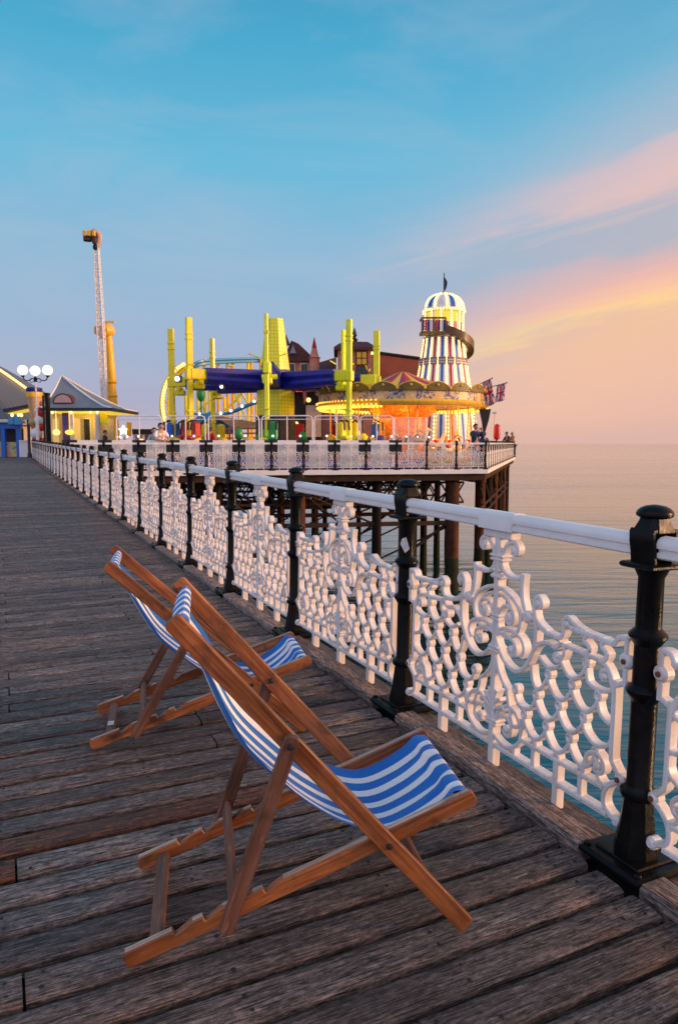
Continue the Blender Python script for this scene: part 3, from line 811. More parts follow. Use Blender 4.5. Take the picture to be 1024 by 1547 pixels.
# cross joists under deck running inward
mb=MB()
for i in range(26):
    p=Pc-fdir*(.5+i*.95)+inward*.2; q=p+inward*15
    mb.bar(Zv(p,-.10)+off,Zv(q,-.10)+off,.12,.28,ch=.004)
mb.build('joists',[M_PILE],sub,0)
# railing round the pier head
pr=thing('pier_railing','white ornate railing with slim black posts round the edge of the pier head','railing',(Pc.x,Pc.y,ZG))
FB=1.40
rz_f=math.atan2(fdir.y,fdir.x)-math.pi/2
sy=FB/GAP
nf=int(((Pc-Pa).length-.2)/FB)
for k in range(nf+1):
    l=-fdir*FB*k; add_post(pr,l,rz_f)
    if k<nf: add_bay(pr,-fdir*FB*(k+.5),rz_f,0,sy)
rz_s=math.atan2(sdir.y,sdir.x)-math.pi/2
ns=int(SL/1.55)
for k in range(1,ns+1):
    add_post(pr,sdir*1.55*k,rz_s)
for k in range(ns): add_bay(pr,sdir*1.55*(k+.5),rz_s,0,1.55/GAP)
# black and white hoarding behind the railing
M_HW=paint('white_board',(.78,.75,.75),.6,.05,2); M_HB=paint('black_board',(.014,.014,.018),.6,.3,2)
ho=thing('hoarding','row of alternating white and black boards behind the pier head railing','hoarding',(Pc.x,Pc.y,ZG))
for k in range(0,nf):
    if k<2: continue
    c=-fdir*FB*(k+.5)+inward*.28
    mb=MB(); p=c-fdir*(-.36); q=c-fdir*(.36)
    if k>2: 
        [mb.box(((c+fdir*(-.36+.12*q)).x,(c+fdir*(-.36+.12*q)).y,.70),(.108,.03,1.24),math.atan2(fdir.y,fdir.x),.003) for q in range(7)]; [mb.box((c.x+inward.x*.03,c.y+inward.y*.03,z_),(.84,.03,.09),math.atan2(fdir.y,fdir.x)) for z_ in (.3,1.1)]; mb.build('board',[M_HW],ho,0)
    mb=MB(); c2=-fdir*FB*(k+1.0)+inward*.30; mb.box((c2.x,c2.y,1.00),(.63,.03,.66),math.atan2(fdir.y,fdir.x),.004); mb.build('board',[M_HB],ho,0)
mb=MB(); mb.box((-fdir*FB*(nf/2+1)+inward*.42+Vector((0,0,.06)))[:],(FB*(nf-2),.06,.12),math.atan2(fdir.y,fdir.x)); mb.build('foot_board',[M_NAVY],ho,0)
# ------------------------------------------------------------------ the funfair on the pier head
def k_(D): return D/F                      # size of one photo pixel at distance D
def kids(parent,name,mats,builds,smooth=30):
    for q in builds: q.build(name,mats,parent,smooth)
# --- merry-go-round
def carousel():
    px,D=607,46.0; R=5.25; Df=D-R
    root=far('carousel','golden merry-go-round with scalloped rim, striped tent top and glowing bulbs','carousel',px,D)
    z=lambda py:zat(py,Df)-ZG
    zb,zt=z(611),z(589)
    mb=MB(); mb.lathe([(R-.5,.18),(R-.1,.20),(R,.16),(R,0)],48); mb.build('platform',[M_OLIVE],root,30)
    mb=MB(); mb.lathe([(R-.55,zb+.02),(R-.05,zb-.02),(R+.06,zb+.06),(R+.10,zb+.22),(R+.02,zb+.32)],56,cap=False)
    mb.build('rim_moulding',[M_GOLD],root,40)
    # painted board with blue scroll work
    m,nt,b=mat('painted_scroll_board'); uv=N(nt,'ShaderNodeUVMap').outputs[0]
    w=noise(nt,mapped(nt,uv,(150,4.2,1)),1,3,.6,1.2); w2=noise(nt,mapped(nt,uv,(170,7,1)),1,2,.6,.8)
    sepn=N(nt,'ShaderNodeSeparateXYZ'); nt.links.new(uv,sepn.inputs[0])
    blk=math_(nt,'FRACT',math_(nt,'MULTIPLY',sepn.outputs[0],20))
    letter=ramp(nt,blk,[(.0,(0,)*3),(.16,(0,)*3),(.20,(1,)*3),(.80,(1,)*3),(.84,(0,)*3)])
    ink=math_(nt,'MULTIPLY',ramp(nt,w,[(.48,(0,)*3),(.54,(1,)*3)]),letter)
    c=mixc(nt,ramp(nt,w2,[(.45,(0,)*3),(.6,(1,)*3)]),(.82,.58,.26),(.74,.40,.12))
    c=mixc(nt,ink,c,(.03,.10,.26)); nt.links.new(c,b.inputs['Base Color']); b.inputs['Roughness'].default_value=.4
    mb=MB(); mb.lathe([(R+.02,zb+.32),(R+.03,zt)],80,cap=False); mb.build('rounding_board',[m],root,40)
    # scalloped crest, one arched piece per bay
    mb=MB(); nb=22
    for i in range(nb):
        a0=2*math.pi*i/nb; rings=[]
        for j in range(9):
            a=a0+2*math.pi/nb*j/8; u=j/8; h=.14+.32*math.sin(math.pi*u)**.9
            ca,sa=math.cos(a),math.sin(a)
            rings.append([Vector((ca*(R+.04),sa*(R+.04),zt-.02)),Vector((ca*(R+.16),sa*(R+.16),zt)),Vector((ca*(R+.20),sa*(R+.20),zt+h)),Vector((ca*(R+.10),sa*(R+.10),zt+h))])
        mb.loft(rings)
    mb.build('scalloped_crest',[M_OLIVE],root,25)
    mb=MB()
    for i in range(nb):
        a0=2*math.pi*i/nb; pts=[]
        for j in range(9):
            a=a0+2*math.pi/nb*j/8; u=j/8; h=.16+.32*math.sin(math.pi*u)**.9
            pts.append((math.cos(a)*(R+.17),math.sin(a)*(R+.17),zt+h))
        mb.tube(pts,.035,5)
        a=a0+math.pi/nb; mb.ball((math.cos(a)*(R+.2),math.sin(a)*(R+.2),zt+.30),.075,8,5)
        mb.ball((math.cos(a0)*(R+.16),math.sin(a0)*(R+.16),zt+.14),.10,8,5)
    mb.build('crest_trim',[M_GOLD],root,40)
    mb=MB()
    for i in range(84):
        a=2*math.pi*i/120; mb.ball((math.cos(a)*(R-.04),math.sin(a)*(R-.04),zb-.08),.085,6,4)
        mb.ball((math.cos(a)*(R-.8),math.sin(a)*(R-.8),zb-.02),.09,6,4)
        mb.ball((math.cos(a)*(R+.17),math.sin(a)*(R+.17),zb+.28),.05,6,4)
        mb.ball((math.cos(a)*(R+.12),math.sin(a)*(R+.12),zb+.02),.07,6,4)
    mb.build('bulb_ring',[G_BULB],root,40)
    # tent top: yellow, red and purple gores, swept up to a point
    m2,nt,b=mat('striped_tent_canvas'); uv=N(nt,'ShaderNodeUVMap').outputs[0]
    sepn=N(nt,'ShaderNodeSeparateXYZ'); nt.links.new(uv,sepn.inputs[0])
    fr=math_(nt,'FRACT',math_(nt,'MULTIPLY',sepn.outputs[0],12))
    c=ramp(nt,fr,[(0,(.62,.03,.04)),(.32,(.62,.03,.04)),(.34,(.75,.50,.03)),(.66,(.75,.50,.03)),(.68,(.30,.03,.12)),(1,(.30,.03,.12))],'CONSTANT')
    nt.links.new(c,b.inputs['Base Color']); b.inputs['Roughness'].default_value=.7
    zp=zat(561,D)-ZG; z1=zat(579,D)-ZG
    prof=[(R,zt+.02),(3.4,z1-.35),(2.1,z1+.0),(1.5,z1+.22),(.9,zp-.30),(.35,zp-.08),(.01,zp)]
    mb=MB(); mb.lathe(prof,72,cap=False); mb.build('tent_top',[m2],root,50)
    mb=MB(); mb.lathe([(R-.06,zb+.1),(1.4,zb+.25)],48,cap=False); mb.build('ceiling',[M_GOLD],root,40)
    # centre drum with mirrors
    m3,nt,b=mat('gilded_centre_panels'); uv=N(nt,'ShaderNodeUVMap').outputs[0]
    w=noise(nt,mapped(nt,uv,(60,5,1)),1,6,.7,1.0)
    c=ramp(nt,w,[(.3,(.22,.03,.01)),(.46,(.55,.15,.02)),(.58,(.70,.34,.08)),(.72,(.30,.05,.015))]); nt.links.new(c,b.inputs['Base Color']); b.inputs['Roughness'].default_value=.3
    mb=MB(); mb.lathe([(1.75,.2),(1.75,1.1),(1.55,1.2),(1.55,zb-.6),(2.1,zb-.2),(2.1,zb+.2)],16,cap=False); mb.build('centre_drum',[m3],root,20)
    pole=MB(); pole.tube([(0,0,.2),(0,0,zb+.1)],.045,6); P=None
    # gallopers
    hb=MB()
    hb.ball((0,0,0),.36,10,7,.62,.5)
    hb.v=[Vector((v.x*1.35,v.y,v.z)) for v in hb.v]
    hb.tube([(.32,0,.06),(.52,0,.30),(.62,0,.52)],[.17,.12,.09],8)
    hb.tube([(.58,0,.55),(.74,0,.46),(.86,0,.36)],[.09,.075,.05],8)
    for sx,sy_,fx in ((.34,.1,.30),(.34,-.1,.16),(-.36,.1,-.18),(-.36,-.1,-.34)):
        hb.tube([(sx,sy_,-.1),(sx+fx*.5,sy_,-.38),(sx+fx*.25,sy_,-.68)],[.09,.055,.04],6)
    tail=MB(); tail.tube([(-.46,0,.08),(-.66,0,-.02),(-.74,0,-.34)],[.05,.07,.02],6)
    sad=MB(); sad.ball((0,0,.12),.24,8,5,.6,.9)
    cols=[M_WPAINT,M_BRICK,M_TAN,M_CREAM]
    hme=None
    for ring,(rr,cnt) in enumerate(((4.55,15),(3.5,13))):
        for i in range(cnt):
            a=-math.pi+2*math.pi*(i+.3*ring)/cnt
            x,y_=math.cos(a)*rr,math.sin(a)*rr
            if y_>1.6: continue
            zz=1.15+.35*math.sin(i*2.1+ring)
            if hme is None:
                h=hb.build('horse',[M_CREAM],root,50); hme=h.data; tme=tail.build('tail',[M_HAIR],h,50).data; sme=sad.build('saddle',[M_RED],h,50).data
                p=pole.build('pole',[M_GOLD],root,50); pme=p.data
            else:
                h=link('horse',hme,root); link('tail',tme,h); link('saddle',sme,h); p=link('pole',pme,root)
            h.location=(x,y_,zz); h.rotation_euler=(0,0,a+math.pi/2); p.location=(x,y_,0)
    # tall bottle-green pennant hanging at the seaward side
    mb=MB(); x0=R-.15
    mb.loft([[Vector((x0-.30,-.4,zb-.02)),Vector((x0+.42,-.4,zb-.02)),Vector((x0+.42,-.15,zb-.02)),Vector((x0-.30,-.15,zb-.02))],
             [Vector((x0-.12,-.38,zb-.8)),Vector((x0+.30,-.38,zb-.7)),Vector((x0+.30,-.2,zb-.7)),Vector((x0-.12,-.2,zb-.8))],
             [Vector((x0-.02,-.3,zb-1.6)),Vector((x0+.06,-.3,zb-1.6)),Vector((x0+.06,-.25,zb-1.6)),Vector((x0-.02,-.25,zb-1.6))]])
    mb.build('dark_pennant',[M_DARK],root,0)
    L=bpy.data.lights.new('carousel_lamp','POINT'); L.energy=210; L.color=(1,.40,.07); L.shadow_soft_size=.6
    for a in (-90,-30,-150):
        lo=bpy.data.objects.new('carousel_lamp',L); COL.objects.link(lo); lo.parent=root; lo.location=(math.cos(rad(a))*3.0,math.sin(rad(a))*3.0,zb-.7)
    return root
carousel()
# --- flags on slanting poles
def union_flag(label,px0,py0,px1,py1,D,fx0,fx1,fy1,droop):
    a=world(lat(px0,D),D,zat(py0,D)); b_=world(lat(px1,D),D,zat(py1,D))
    root=thing('flag',label,'flag',a,-YAW)
    Mi=root.matrix_world.inverted()
    mb=MB(); mb.tube([Mi@a,Mi@b_],.028,6); mb.ball(Mi@b_,.05,6,4); mb.build('flag_pole',[M_OLIVE],root,40)
    la,lb=Mi@a,Mi@b_
    k=k_(D); t0=(fx0-px0)/(px1-px0); t1=(fx1-px0)/(px1-px0)
    p0=la.lerp(lb,t0); p1=la.lerp(lb,t1); hgt=(fy1-(py0+(py1-py0)*t1))*k
    mb=MB(); nu,nv=40,30; ids=[]
    for j in range(nv+1):
        v=j/nv; row=[]
        for i in range(nu+1):
            u=i/nu; p=p0.lerp(p1,u)
            q=p+Vector((droop*v*hgt*.22+.02*math.sin(u*9+v*5),.07*math.sin(u*11+v*3)*v**.5,-v*hgt*(1-.02*math.sin(u*8))))
            row.append(mb.vert(q))
        ids.append(row)
    for j in range(nv):
        for i in range(nu):
            # long side hangs downwards, so the design is turned through a right angle
            y_=(i+.5)/nu-.5; x=((j+.5)/nv-.5)*2
            d1=abs(y_-x/2); d2=abs(y_+x/2)
            if abs(x)<.11 or abs(y_)<.10: m=1
            elif abs(x)<.19 or abs(y_)<.17: m=2
            elif min(d1,d2)<.035: m=1
            elif min(d1,d2)<.11: m=2
            else: m=0
            mb.mi=m; mb.face((ids[j][i],ids[j][i+1],ids[j+1][i+1],ids[j+1][i]))
    o=mb.build('flag_cloth',[paint('flag_blue',(.03,.04,.20),.8),paint('flag_red',(.50,.02,.03),.8),paint('flag_white',(.62,.55,.55),.8)],root,60)
    s_=o.modifiers.new('thickness','SOLIDIFY'); s_.thickness=.01
union_flag('inner of two union flags, on the longer pole beside the carousel rim',712,585,741,571,43.5,726,739,608,1.0)
union_flag('outer of two union flags, farthest from the carousel rim',733,586,763,578,43.0,748,761,604,-.2)
# --- helter skelter
def helter():
    px,D=667,57.0; k=k_(D)
    root=far('helter_skelter','white helter skelter tower striped red and blue with lit dome and spiral slide','helter skelter',px,D)
    z=lambda py:zat(py,D)-ZG
    def rad_at(py):
        T=[(445,0),(470,27),(508,29),(520,30),(540,33),(560,36),(580,39.5),(620,46),(680,54)]
        for (a,ra),(b_,rb) in zip(T,T[1:]):
            if a<=py<=b_: return (ra+(rb-ra)*(py-a)/(b_-a))*k
        return T[-1][1]*k
    ys=[700,680,650,620,600,580,560,540,525,508]
    mb=MB(); mb.lathe([(rad_at(min(y_,680)),z(y_)) for y_ in ys],48); mb.build('tower',[M_WPAINT],root,30)
    # stripes standing just proud of the boards
    def strip(name,m,a,wa,y0,y1,r_off=.02,n=8):
        mb=MB(); rings=[]
        for i in range(n+1):
            y_=y0+(y1-y0)*i/n; r=rad_at(min(y_,680)); rr=[]
            for (da,o_) in ((-wa,-.03),(-wa,r_off),(0,r_off+.01),(wa,r_off),(wa,-.03)):
                rr.append(Vector((math.cos(a+da/r*1.0)*(r+o_),math.sin(a+da/r)*(r+o_),z(y_))))
            rings.append(rr)
        mb.loft(rings,close=False,cap=False); return mb.build(name,[m],root,30)
    def bulbs(name,a,y0,y1,n,r=.085):
        mb=MB()
        for i in range(n):
            y_=y0+(y1-y0)*i/(n-1); rr=rad_at(min(y_,680))+.05
            for da in (-.018,.018): mb.ball((math.cos(a+da)*rr,math.sin(a+da)*rr,z(y_)),r,6,4)
        mb.build(name,[G_BULBW],root,50)
    nS=18
    for i in range(nS):
        a=-math.pi/2+(i+.5-9)*2*math.pi/nS
        if math.sin(a)>.25: continue
        strip('stripe',[M_BLUE,M_RED][i%2],a,.085,699,512)
        bulbs('light_string',a+math.pi/nS,585,514,26,.05)
        bulbs('light_string',a+math.pi/nS,675,625,10)
    # sign boards round the waist
    for i in range(nS):
        a=-math.pi/2+(i+.5-9)*2*math.pi/nS
        if math.sin(a)>.1: continue
        r=rad_at(548)+.07; mb=MB(); c=Vector((math.cos(a)*r,math.sin(a)*r,z(548)))
        mb.box(c,(.56,.05,.55),a+math.pi/2); mb.mi=1
        for dz in (-.13,.05): mb.box(c+Vector((math.cos(a)*.03,math.sin(a)*.03,dz)),(.44,.03,.09),a+math.pi/2)
        mb.build('sign_board',[paint('sign_mauve',(.30,.17,.17),.6),M_GREYW],root,0)
    # cabin: glowing room behind posts, dome above
    rc=27*k
    mb=MB(); mb.lathe([(rc*.86,z(508)),(rc*.86,z(472))],24); mb.build('cabin_room',[G_SOFFIT],root,30)
    mb=MB()
    for i in range(12):
        a=2*math.pi*(i+.5)/12; mb.tube([(math.cos(a)*rc,math.sin(a)*rc,z(508)),(math.cos(a)*rc,math.sin(a)*rc,z(472))],.085,6)
    mb.build('cabin_posts',[M_WPAINT],root,40)
    for i in range(12):
        a=2*math.pi*i/12
        if math.sin(a)>.2: continue
        mb=MB(); mb.box((math.cos(a)*rc,math.sin(a)*rc,z(499)),(.62,.05,1.0),a+math.pi/2); mb.mi=1
        mb.box((math.cos(a)*(rc+.03),math.sin(a)*(rc+.03),z(499)),(.24,.04,1.0),a+math.pi/2)
        mb.build('cabin_panel',[M_WPAINT,M_RED],root,0)
    for i in range(12):
        a=2*math.pi*(i+.5)/12
        if math.sin(a)>.2: continue
        mb=MB()
        for j in range(10): mb.ball((math.cos(a)*(rc+.1),math.sin(a)*(rc+.1),z(508-36*j/9)),.085,6,4)
        mb.build('light_string',[G_BULBW],root,50)
    mb=MB(); mb.lathe([(rc+.10,z(473)),(rc+.18,z(471)),(rc+.10,z(469))],32,cap=False)
    mb.build('eaves',[M_GOLD],root,40)
    dome=lambda t:((rc+.10)*math.cos(t*math.pi/2)**.8,z(470)+(z(445)-z(470))*math.sin(t*math.pi/2))
    mb=MB(); mb.lathe([dome(i/10)if i<10 else (.01,z(445)) for i in range(11)],36,cap=False); mb.build('dome',[M_WPAINT],root,40)
    for i in range(10):
        a=-math.pi/2+.35+2*math.pi*i/10
        if math.sin(a)>.3: continue
        mb=MB(); rings=[]
        for j in range(9 if i%2==0 else 0):
            r,zz=dome(.05+.8*j/8); rings.append([Vector((math.cos(a+d)*(r+o_),math.sin(a+d)*(r+o_),zz+.01)) for d,o_ in ((-.12,.0),(-.12,.025),(.12,.025),(.12,.0))])
        
        if rings: mb.loft(rings,close=False,cap=False); mb.build('dome_stripe',[[M_BLUE,M_RED][(i//2)%2]],root,30)
        mb=MB(); a2=a+math.pi/10
        for j in range(11):
            r,zz=dome(.05+.85*j/10); mb.ball((math.cos(a2)*(r+.05),math.sin(a2)*(r+.05),zz+.03),.085,6,4)
        mb.build('light_string',[G_BULBW],root,50)
    mb=MB()
    for i in range(44):
        a=2*math.pi*i/44; mb.ball((math.cos(a)*(rc+.2),math.sin(a)*(rc+.2),z(471)),.085,6,4)
    mb.build('light_string',[G_BULBW],root,50)
    # balcony and chute
    mb=MB(); bx0,bx1=-36*k,-2*k; yb=-rc-.55
    for (x,w) in ((bx0,.09),((bx0+bx1)/2,.09),(bx1,.09)): mb.box((x,yb,z(497)),(w,.09,z(486)-z(508)))
    for zz in (z(486.5),z(507)): mb.box(((bx0+bx1)/2,yb-.01,zz),(bx1-bx0,.10,.14))
    mb.box((bx0-.01,yb+.6,z(507)),(.1,1.3,.13)); mb.box((bx0-.01,yb+.6,z(487)),(.1,1.3,.12))
    mb.box(((bx0+bx1)/2,yb+.62,z(508.6)),(bx1-bx0+.08,1.34,.10))
    o=mb.build('balcony',[M_OLIVE],root,0)
    for i in range(9):
        x=bx0+(bx1-bx0)*(i+.5)/9; mb=MB(); mb.box((x,yb+.02,z(497)),((bx1-bx0)/9*.86,.05,z(489)-z(505))); mb.build('balcony_panel',[[M_NAVY,M_RED,M_NAVY,M_WPAINT][i%4] if i<8 else M_NAVY],o,0)
    mb=MB()
    for x in (bx0,bx0+.9): mb.tube([(x,yb,z(487)),(x,yb,z(471))],.035,5)
    mb.tube([(bx0,yb,z(471)),(bx0+.9,yb,z(471))],.03,5); mb.build('gate_frame',[M_STEEL],root,40)
    rings=[]; n=40
    for i in range(n+1):
        t=i/n; a=-math.pi/2-.05+t*2.9; y_=503+t*44; r0=rad_at(y_)+.08+.18*min(1,t*4); r1=r0+.50; zz=z(y_)
        rings.append([Vector((math.cos(a)*r,math.sin(a)*r,h_)) for r,h_ in ((r0,zz),(r0,zz-.26),(r1,zz-.26),(r1,zz+.34),(r1-.09,zz+.34),(r1-.09,zz-.14),(r0+.06,zz-.14))])
    mb=MB(); mb.loft(rings); mb.build('spiral_slide',[paint('slide_brown',(.10,.055,.022),.45,.3,2)],root,30)
    mb=MB(); mb.tube([(0,0,z(446)),(0,0,z(412))],.045,6); fp=mb.build('flagpole',[M_DARK],root,40)
    mb=MB(); mb.loft([[Vector((.04,-.02,z(y_))),Vector((.04+w*k,-.06,z(y_+2))),Vector((.04+w*k,.0,z(y_+2))),Vector((.04,.02,z(y_)))] for y_,w in ((418,1),(424,4),(430,3.4),(437,1.2))]); mb.build('limp_flag',[M_DARK],fp,40)
helter()
# --- big rotary ride
def ride():
    px,D=417,45.0; k=k_(D)
    root=far('rotary_ride','big yellow rotary ride with dark blue arms and upright yellow booms','ride',px,D)
    z=lambda py,d=D:zat(py,d)-ZG
    m,nt,b=mat('bulb_studded_yellow_panels'); tc=N(nt,'ShaderNodeTexCoord').outputs['Object']
    br=nt.nodes.new('ShaderNodeTexBrick'); br.offset=0; br.inputs['Scale'].default_value=1
    br.inputs['Brick Width'].default_value=.21; br.inputs['Row Height'].default_value=.21; br.inputs['Mortar Size'].default_value=.022; br.inputs['Mortar Smooth'].default_value=.4
    uv=N(nt,'ShaderNodeUVMap').outputs[0]; nt.links.new(uv,br.inputs['Vector'])
    br.inputs['Color1'].default_value=(.86,.85,.012,1); br.inputs['Color2'].default_value=(.80,.83,.010,1); br.inputs['Mortar'].default_value=(.60,.52,.012,1)
    nt.links.new(br.outputs[0],b.inputs['Base Color']); b.inputs['Roughness'].default_value=.35
    b.inputs['Emission Strength'].default_value=0.0
    def ngon(n,r,zz,a0=0,sx=1,cx_=0): return [Vector((cx_+math.cos(a0+2*math.pi*i/n)*r*sx,math.sin(a0+2*math.pi*i/n)*r,zz)) for i in range(n)]
    def panel_tower(name,secs,n=8,a0=math.pi/8):
        mb=MB()
        for (r0,z0),(r1,z1) in zip(secs,secs[1:]):
            for i in range(n):
                a,b_=a0+2*math.pi*i/n,a0+2*math.pi*(i+1)/n
                w0=2*r0*math.sin(math.pi/n); w1=2*r1*math.sin(math.pi/n)
                q=[mb.vert((math.cos(a)*r0,math.sin(a)*r0,z0),(-w0/2,z0)),mb.vert((math.cos(b_)*r0,math.sin(b_)*r0,z0),(w0/2,z0)),mb.vert((math.cos(b_)*r1,math.sin(b_)*r1,z1),(w1/2,z1)),mb.vert((math.cos(a)*r1,math.sin(a)*r1,z1),(-w1/2,z1))]
                mb.face(q)
        r,zz=secs[-1]; mb.face([mb.vert((math.cos(a0+2*math.pi*i/n)*r,math.sin(a0+2*math.pi*i/n)*r,zz),(0,0)) for i in range(n)])
        mb.build(name,[m],root,0)
    panel_tower('tower',[(23*k,z(560)),(13*k,z(482))])
    panel_tower('drum',[(28*k,z(628)),(28*k,z(590))],10,0)
    mb=MB(); mb.lathe([(30*k,0),(30*k,z(629)),(27*k,z(629)+.02)],10); mb.build('plinth',[M_DARK],root,0)
    mb=MB(); mb.lathe([(24*k,z(590)),(24*k,z(560)),(19*k,z(558))],10); mb.build('hub',[M_PURP],root,0)
    mb=MB(); mb.lathe([(9.6,-.02),(9.6,.22),(9.3,.26)],40); mb.build('deck_plate',[M_NAVY],root,30)
    bme=None
    for i in range(22):
        a=-math.pi+math.pi*(i+.5)/22
        if bme is None: mb=MB(); mb.ball((0,0,0),.05,8,5); o=mb.build('bulb',[G_WHITE],root,50); bme=o.data
        else: o=link('bulb',bme,root)
        o.location=(math.cos(a)*9.45,math.sin(a)*9.45,1.55)
    # arms: boom position (pixel x, distance), top, seats colour
    arms=[(262,45.5,496,640,M_YEL,M_BLUE),(289,41.5,479,634,M_YEL,M_RED),(323,49.5,511,634,M_YEL,M_YEL),(404,37.8,473,632,M_LIME,M_GREEN),(527,41.0,482,633,M_LIME,M_YEL),(519,50.5,498,620,M_LIME,M_RED),(568,44.0,499,634,M_LIME,M_BLUE)]
    cx_=root.location
    Mi=(Matrix.Translation(cx_)@Matrix.Rotation(-YAW,4,'Z')).inverted()
    for i,(ax,Da,yt,yb,my,ms) in enumerate(arms):
        p=Mi@world(lat(ax,Da),Da,ZG); zt=zat(yt,Da)-ZG; zl=zat(654,Da)-ZG; zm=zat(577,45)-ZG-.0+ (.12 if i%2 else 0)
        d=Vector((p.x,p.y,0)); L=d.length; d.normalize(); rz=math.atan2(d.y,d.x); s_=Vector((-d.y,d.x,0))
        mb=MB(); 
        a=d*(22*k); e=d*(L-.95)
        # deep fabric clad arm with ridges
        rings=[]
        for t in (0,.33,.66,1):
            c=a.lerp(e,t); h=.52-.10*t; w=.36-.08*t
            rings.append([c+s_*x+Vector((0,0,zm+y_)) for x,y_ in ((-w,-h),(0,-h*1.12),(w,-h),(w*1.25,-h*.5),(w,-h*.1),(w*1.25,h*.4),(w,h),(0,h*1.1),(-w,h),(-w*1.25,h*.4),(-w,-h*.1),(-w*1.25,-h*.5))])
        mb.loft(rings); mb.build('arm',[M_NAVY],root,20)
        mb=MB(); c=d*(L-.52); mb.box(c+Vector((0,0,zm+.05)),(1.0,.40,.62),rz,.05); mb.box(c+Vector((0,0,zm-.62)),(.62,.5,.34),rz,.06)
        mb.tube([c+s_*.5+Vector((0,0,zm-.4)),c-s_*.3+Vector((0,0,zm-.4))],.13,8)
        mb.tube([c+s_*.45+Vector((0,0,zm+.62)),c+s_*1.0+Vector((0,0,zm+.80))],.04,5); mb.tube([c-s_*.45+Vector((0,0,zm+.62)),c-s_*1.0+Vector((0,0,zm+.80))],.04,5)
        mb.build('arm_head',[my],root,30)
        mb=MB(); c=p.copy(); c.z=0
        mb.bar(c+Vector((0,0,zl-.2)),c+Vector((0,0,zm+.2)),.24,.31,d,.04)
        mb.bar(c+Vector((0,0,zm+.15)),c+Vector((0,0,zt)),.19,.37,d,.03)
        mb.box(c+Vector((0,0,zm)),(.52,.32,.6),rz,.05)
        for zz in (zl+.7,zl+1.25,(zm+zt)/2+.4,zt-.9): mb.box(c+Vector((0,0,zz)),(.42,.26,.10),rz,.02)
        mb.build('boom',[my],root,20)
        # seat carrier with two seat backs
        mb=MB(); mb.box(c+Vector((0,0,zl-.36)),(.55,1.6 if ax!=404 else .8,.26),rz,.08); mb.build('seat_carrier',[my],root,20)
        for sg in ((1,) if ax==404 else (-1,1)):
            mb=MB(); cc=c+s_*((.30 if ax==404 else .62)*sg)+Vector((0,0,zl+.15))
            mb.box(cc,(.42,.50,.95),rz,.12); mb.box(cc+d*.28+Vector((0,0,-.42)),(.5,.50,.24),rz,.08)
            so_=mb.build('seat',[ms],root,25)
            mb=MB(); mb.tube([cc+s_*.2+Vector((0,0,.62)),cc+s_*.2+d*.35+Vector((0,0,.45)),cc+s_*.2+d*.4+Vector((0,0,0))],.06,6); mb.tube([cc-s_*.2+Vector((0,0,.62)),cc-s_*.2+d*.35+Vector((0,0,.45)),cc-s_*.2+d*.4+Vector((0,0,0))],.06,6)
            mb.build('harness',[M_DARK],so_,40)
    # cold work lamps on the arms
    for (lx,ly,ld) in ((270,572,44),(324,576,43),(336,584,43)):
        q=Mi@world(lat(lx,ld),ld,zat(ly,ld)); mb=MB(); mb.ball(q,.10 if lx!=270 else .15,8,6); mb.mi=1; mb.box(q+Vector((.05,.25,0)),(.35,.2,.4)); mb.build('work_lamp',[G_WHITE,M_DARK],root,40)
    # coloured scenery round the foot
    def blob(name,px_,py_,d_,r,m_,sz=1.0):
        q=Mi@world(lat(px_,d_),d_,zat(py_,d_)); mb=MB(); mb.ball(q,r,10,7,sz); mb.tube([q,Vector((q.x,q.y,.1))],.06,6); mb.build(name,[m_],root,50)
    for q in ((361,656,41,.24,M_GREEN,1.5),(458,660,41,.25,M_GREEN,1.2),(305,596,52,.3,M_GREEN,1.7),(268,668,41,.3,M_YEL,.8),(338,668,41,.34,M_AMBER,.9),(376,666,41,.34,M_AMBER,.8),(250,668,40,.3,M_RED,.7),(500,664,41,.3,M_AMBER,1),(575,664,41,.34,M_PURP,.8),(548,662,41,.3,M_YEL,.9)):
        blob('painted_ornament',*q)
    mb=MB(); q=Mi@world(lat(402,40),40,zat(664,40)); 
    for r_ in (.55,.42): mb.disc(q+Vector((0,-.05*(r_<.5),0)),(0,1,0),r_,.14,20)
    mb.build('wheel_ornament',[M_GREEN],root,30)
ride()
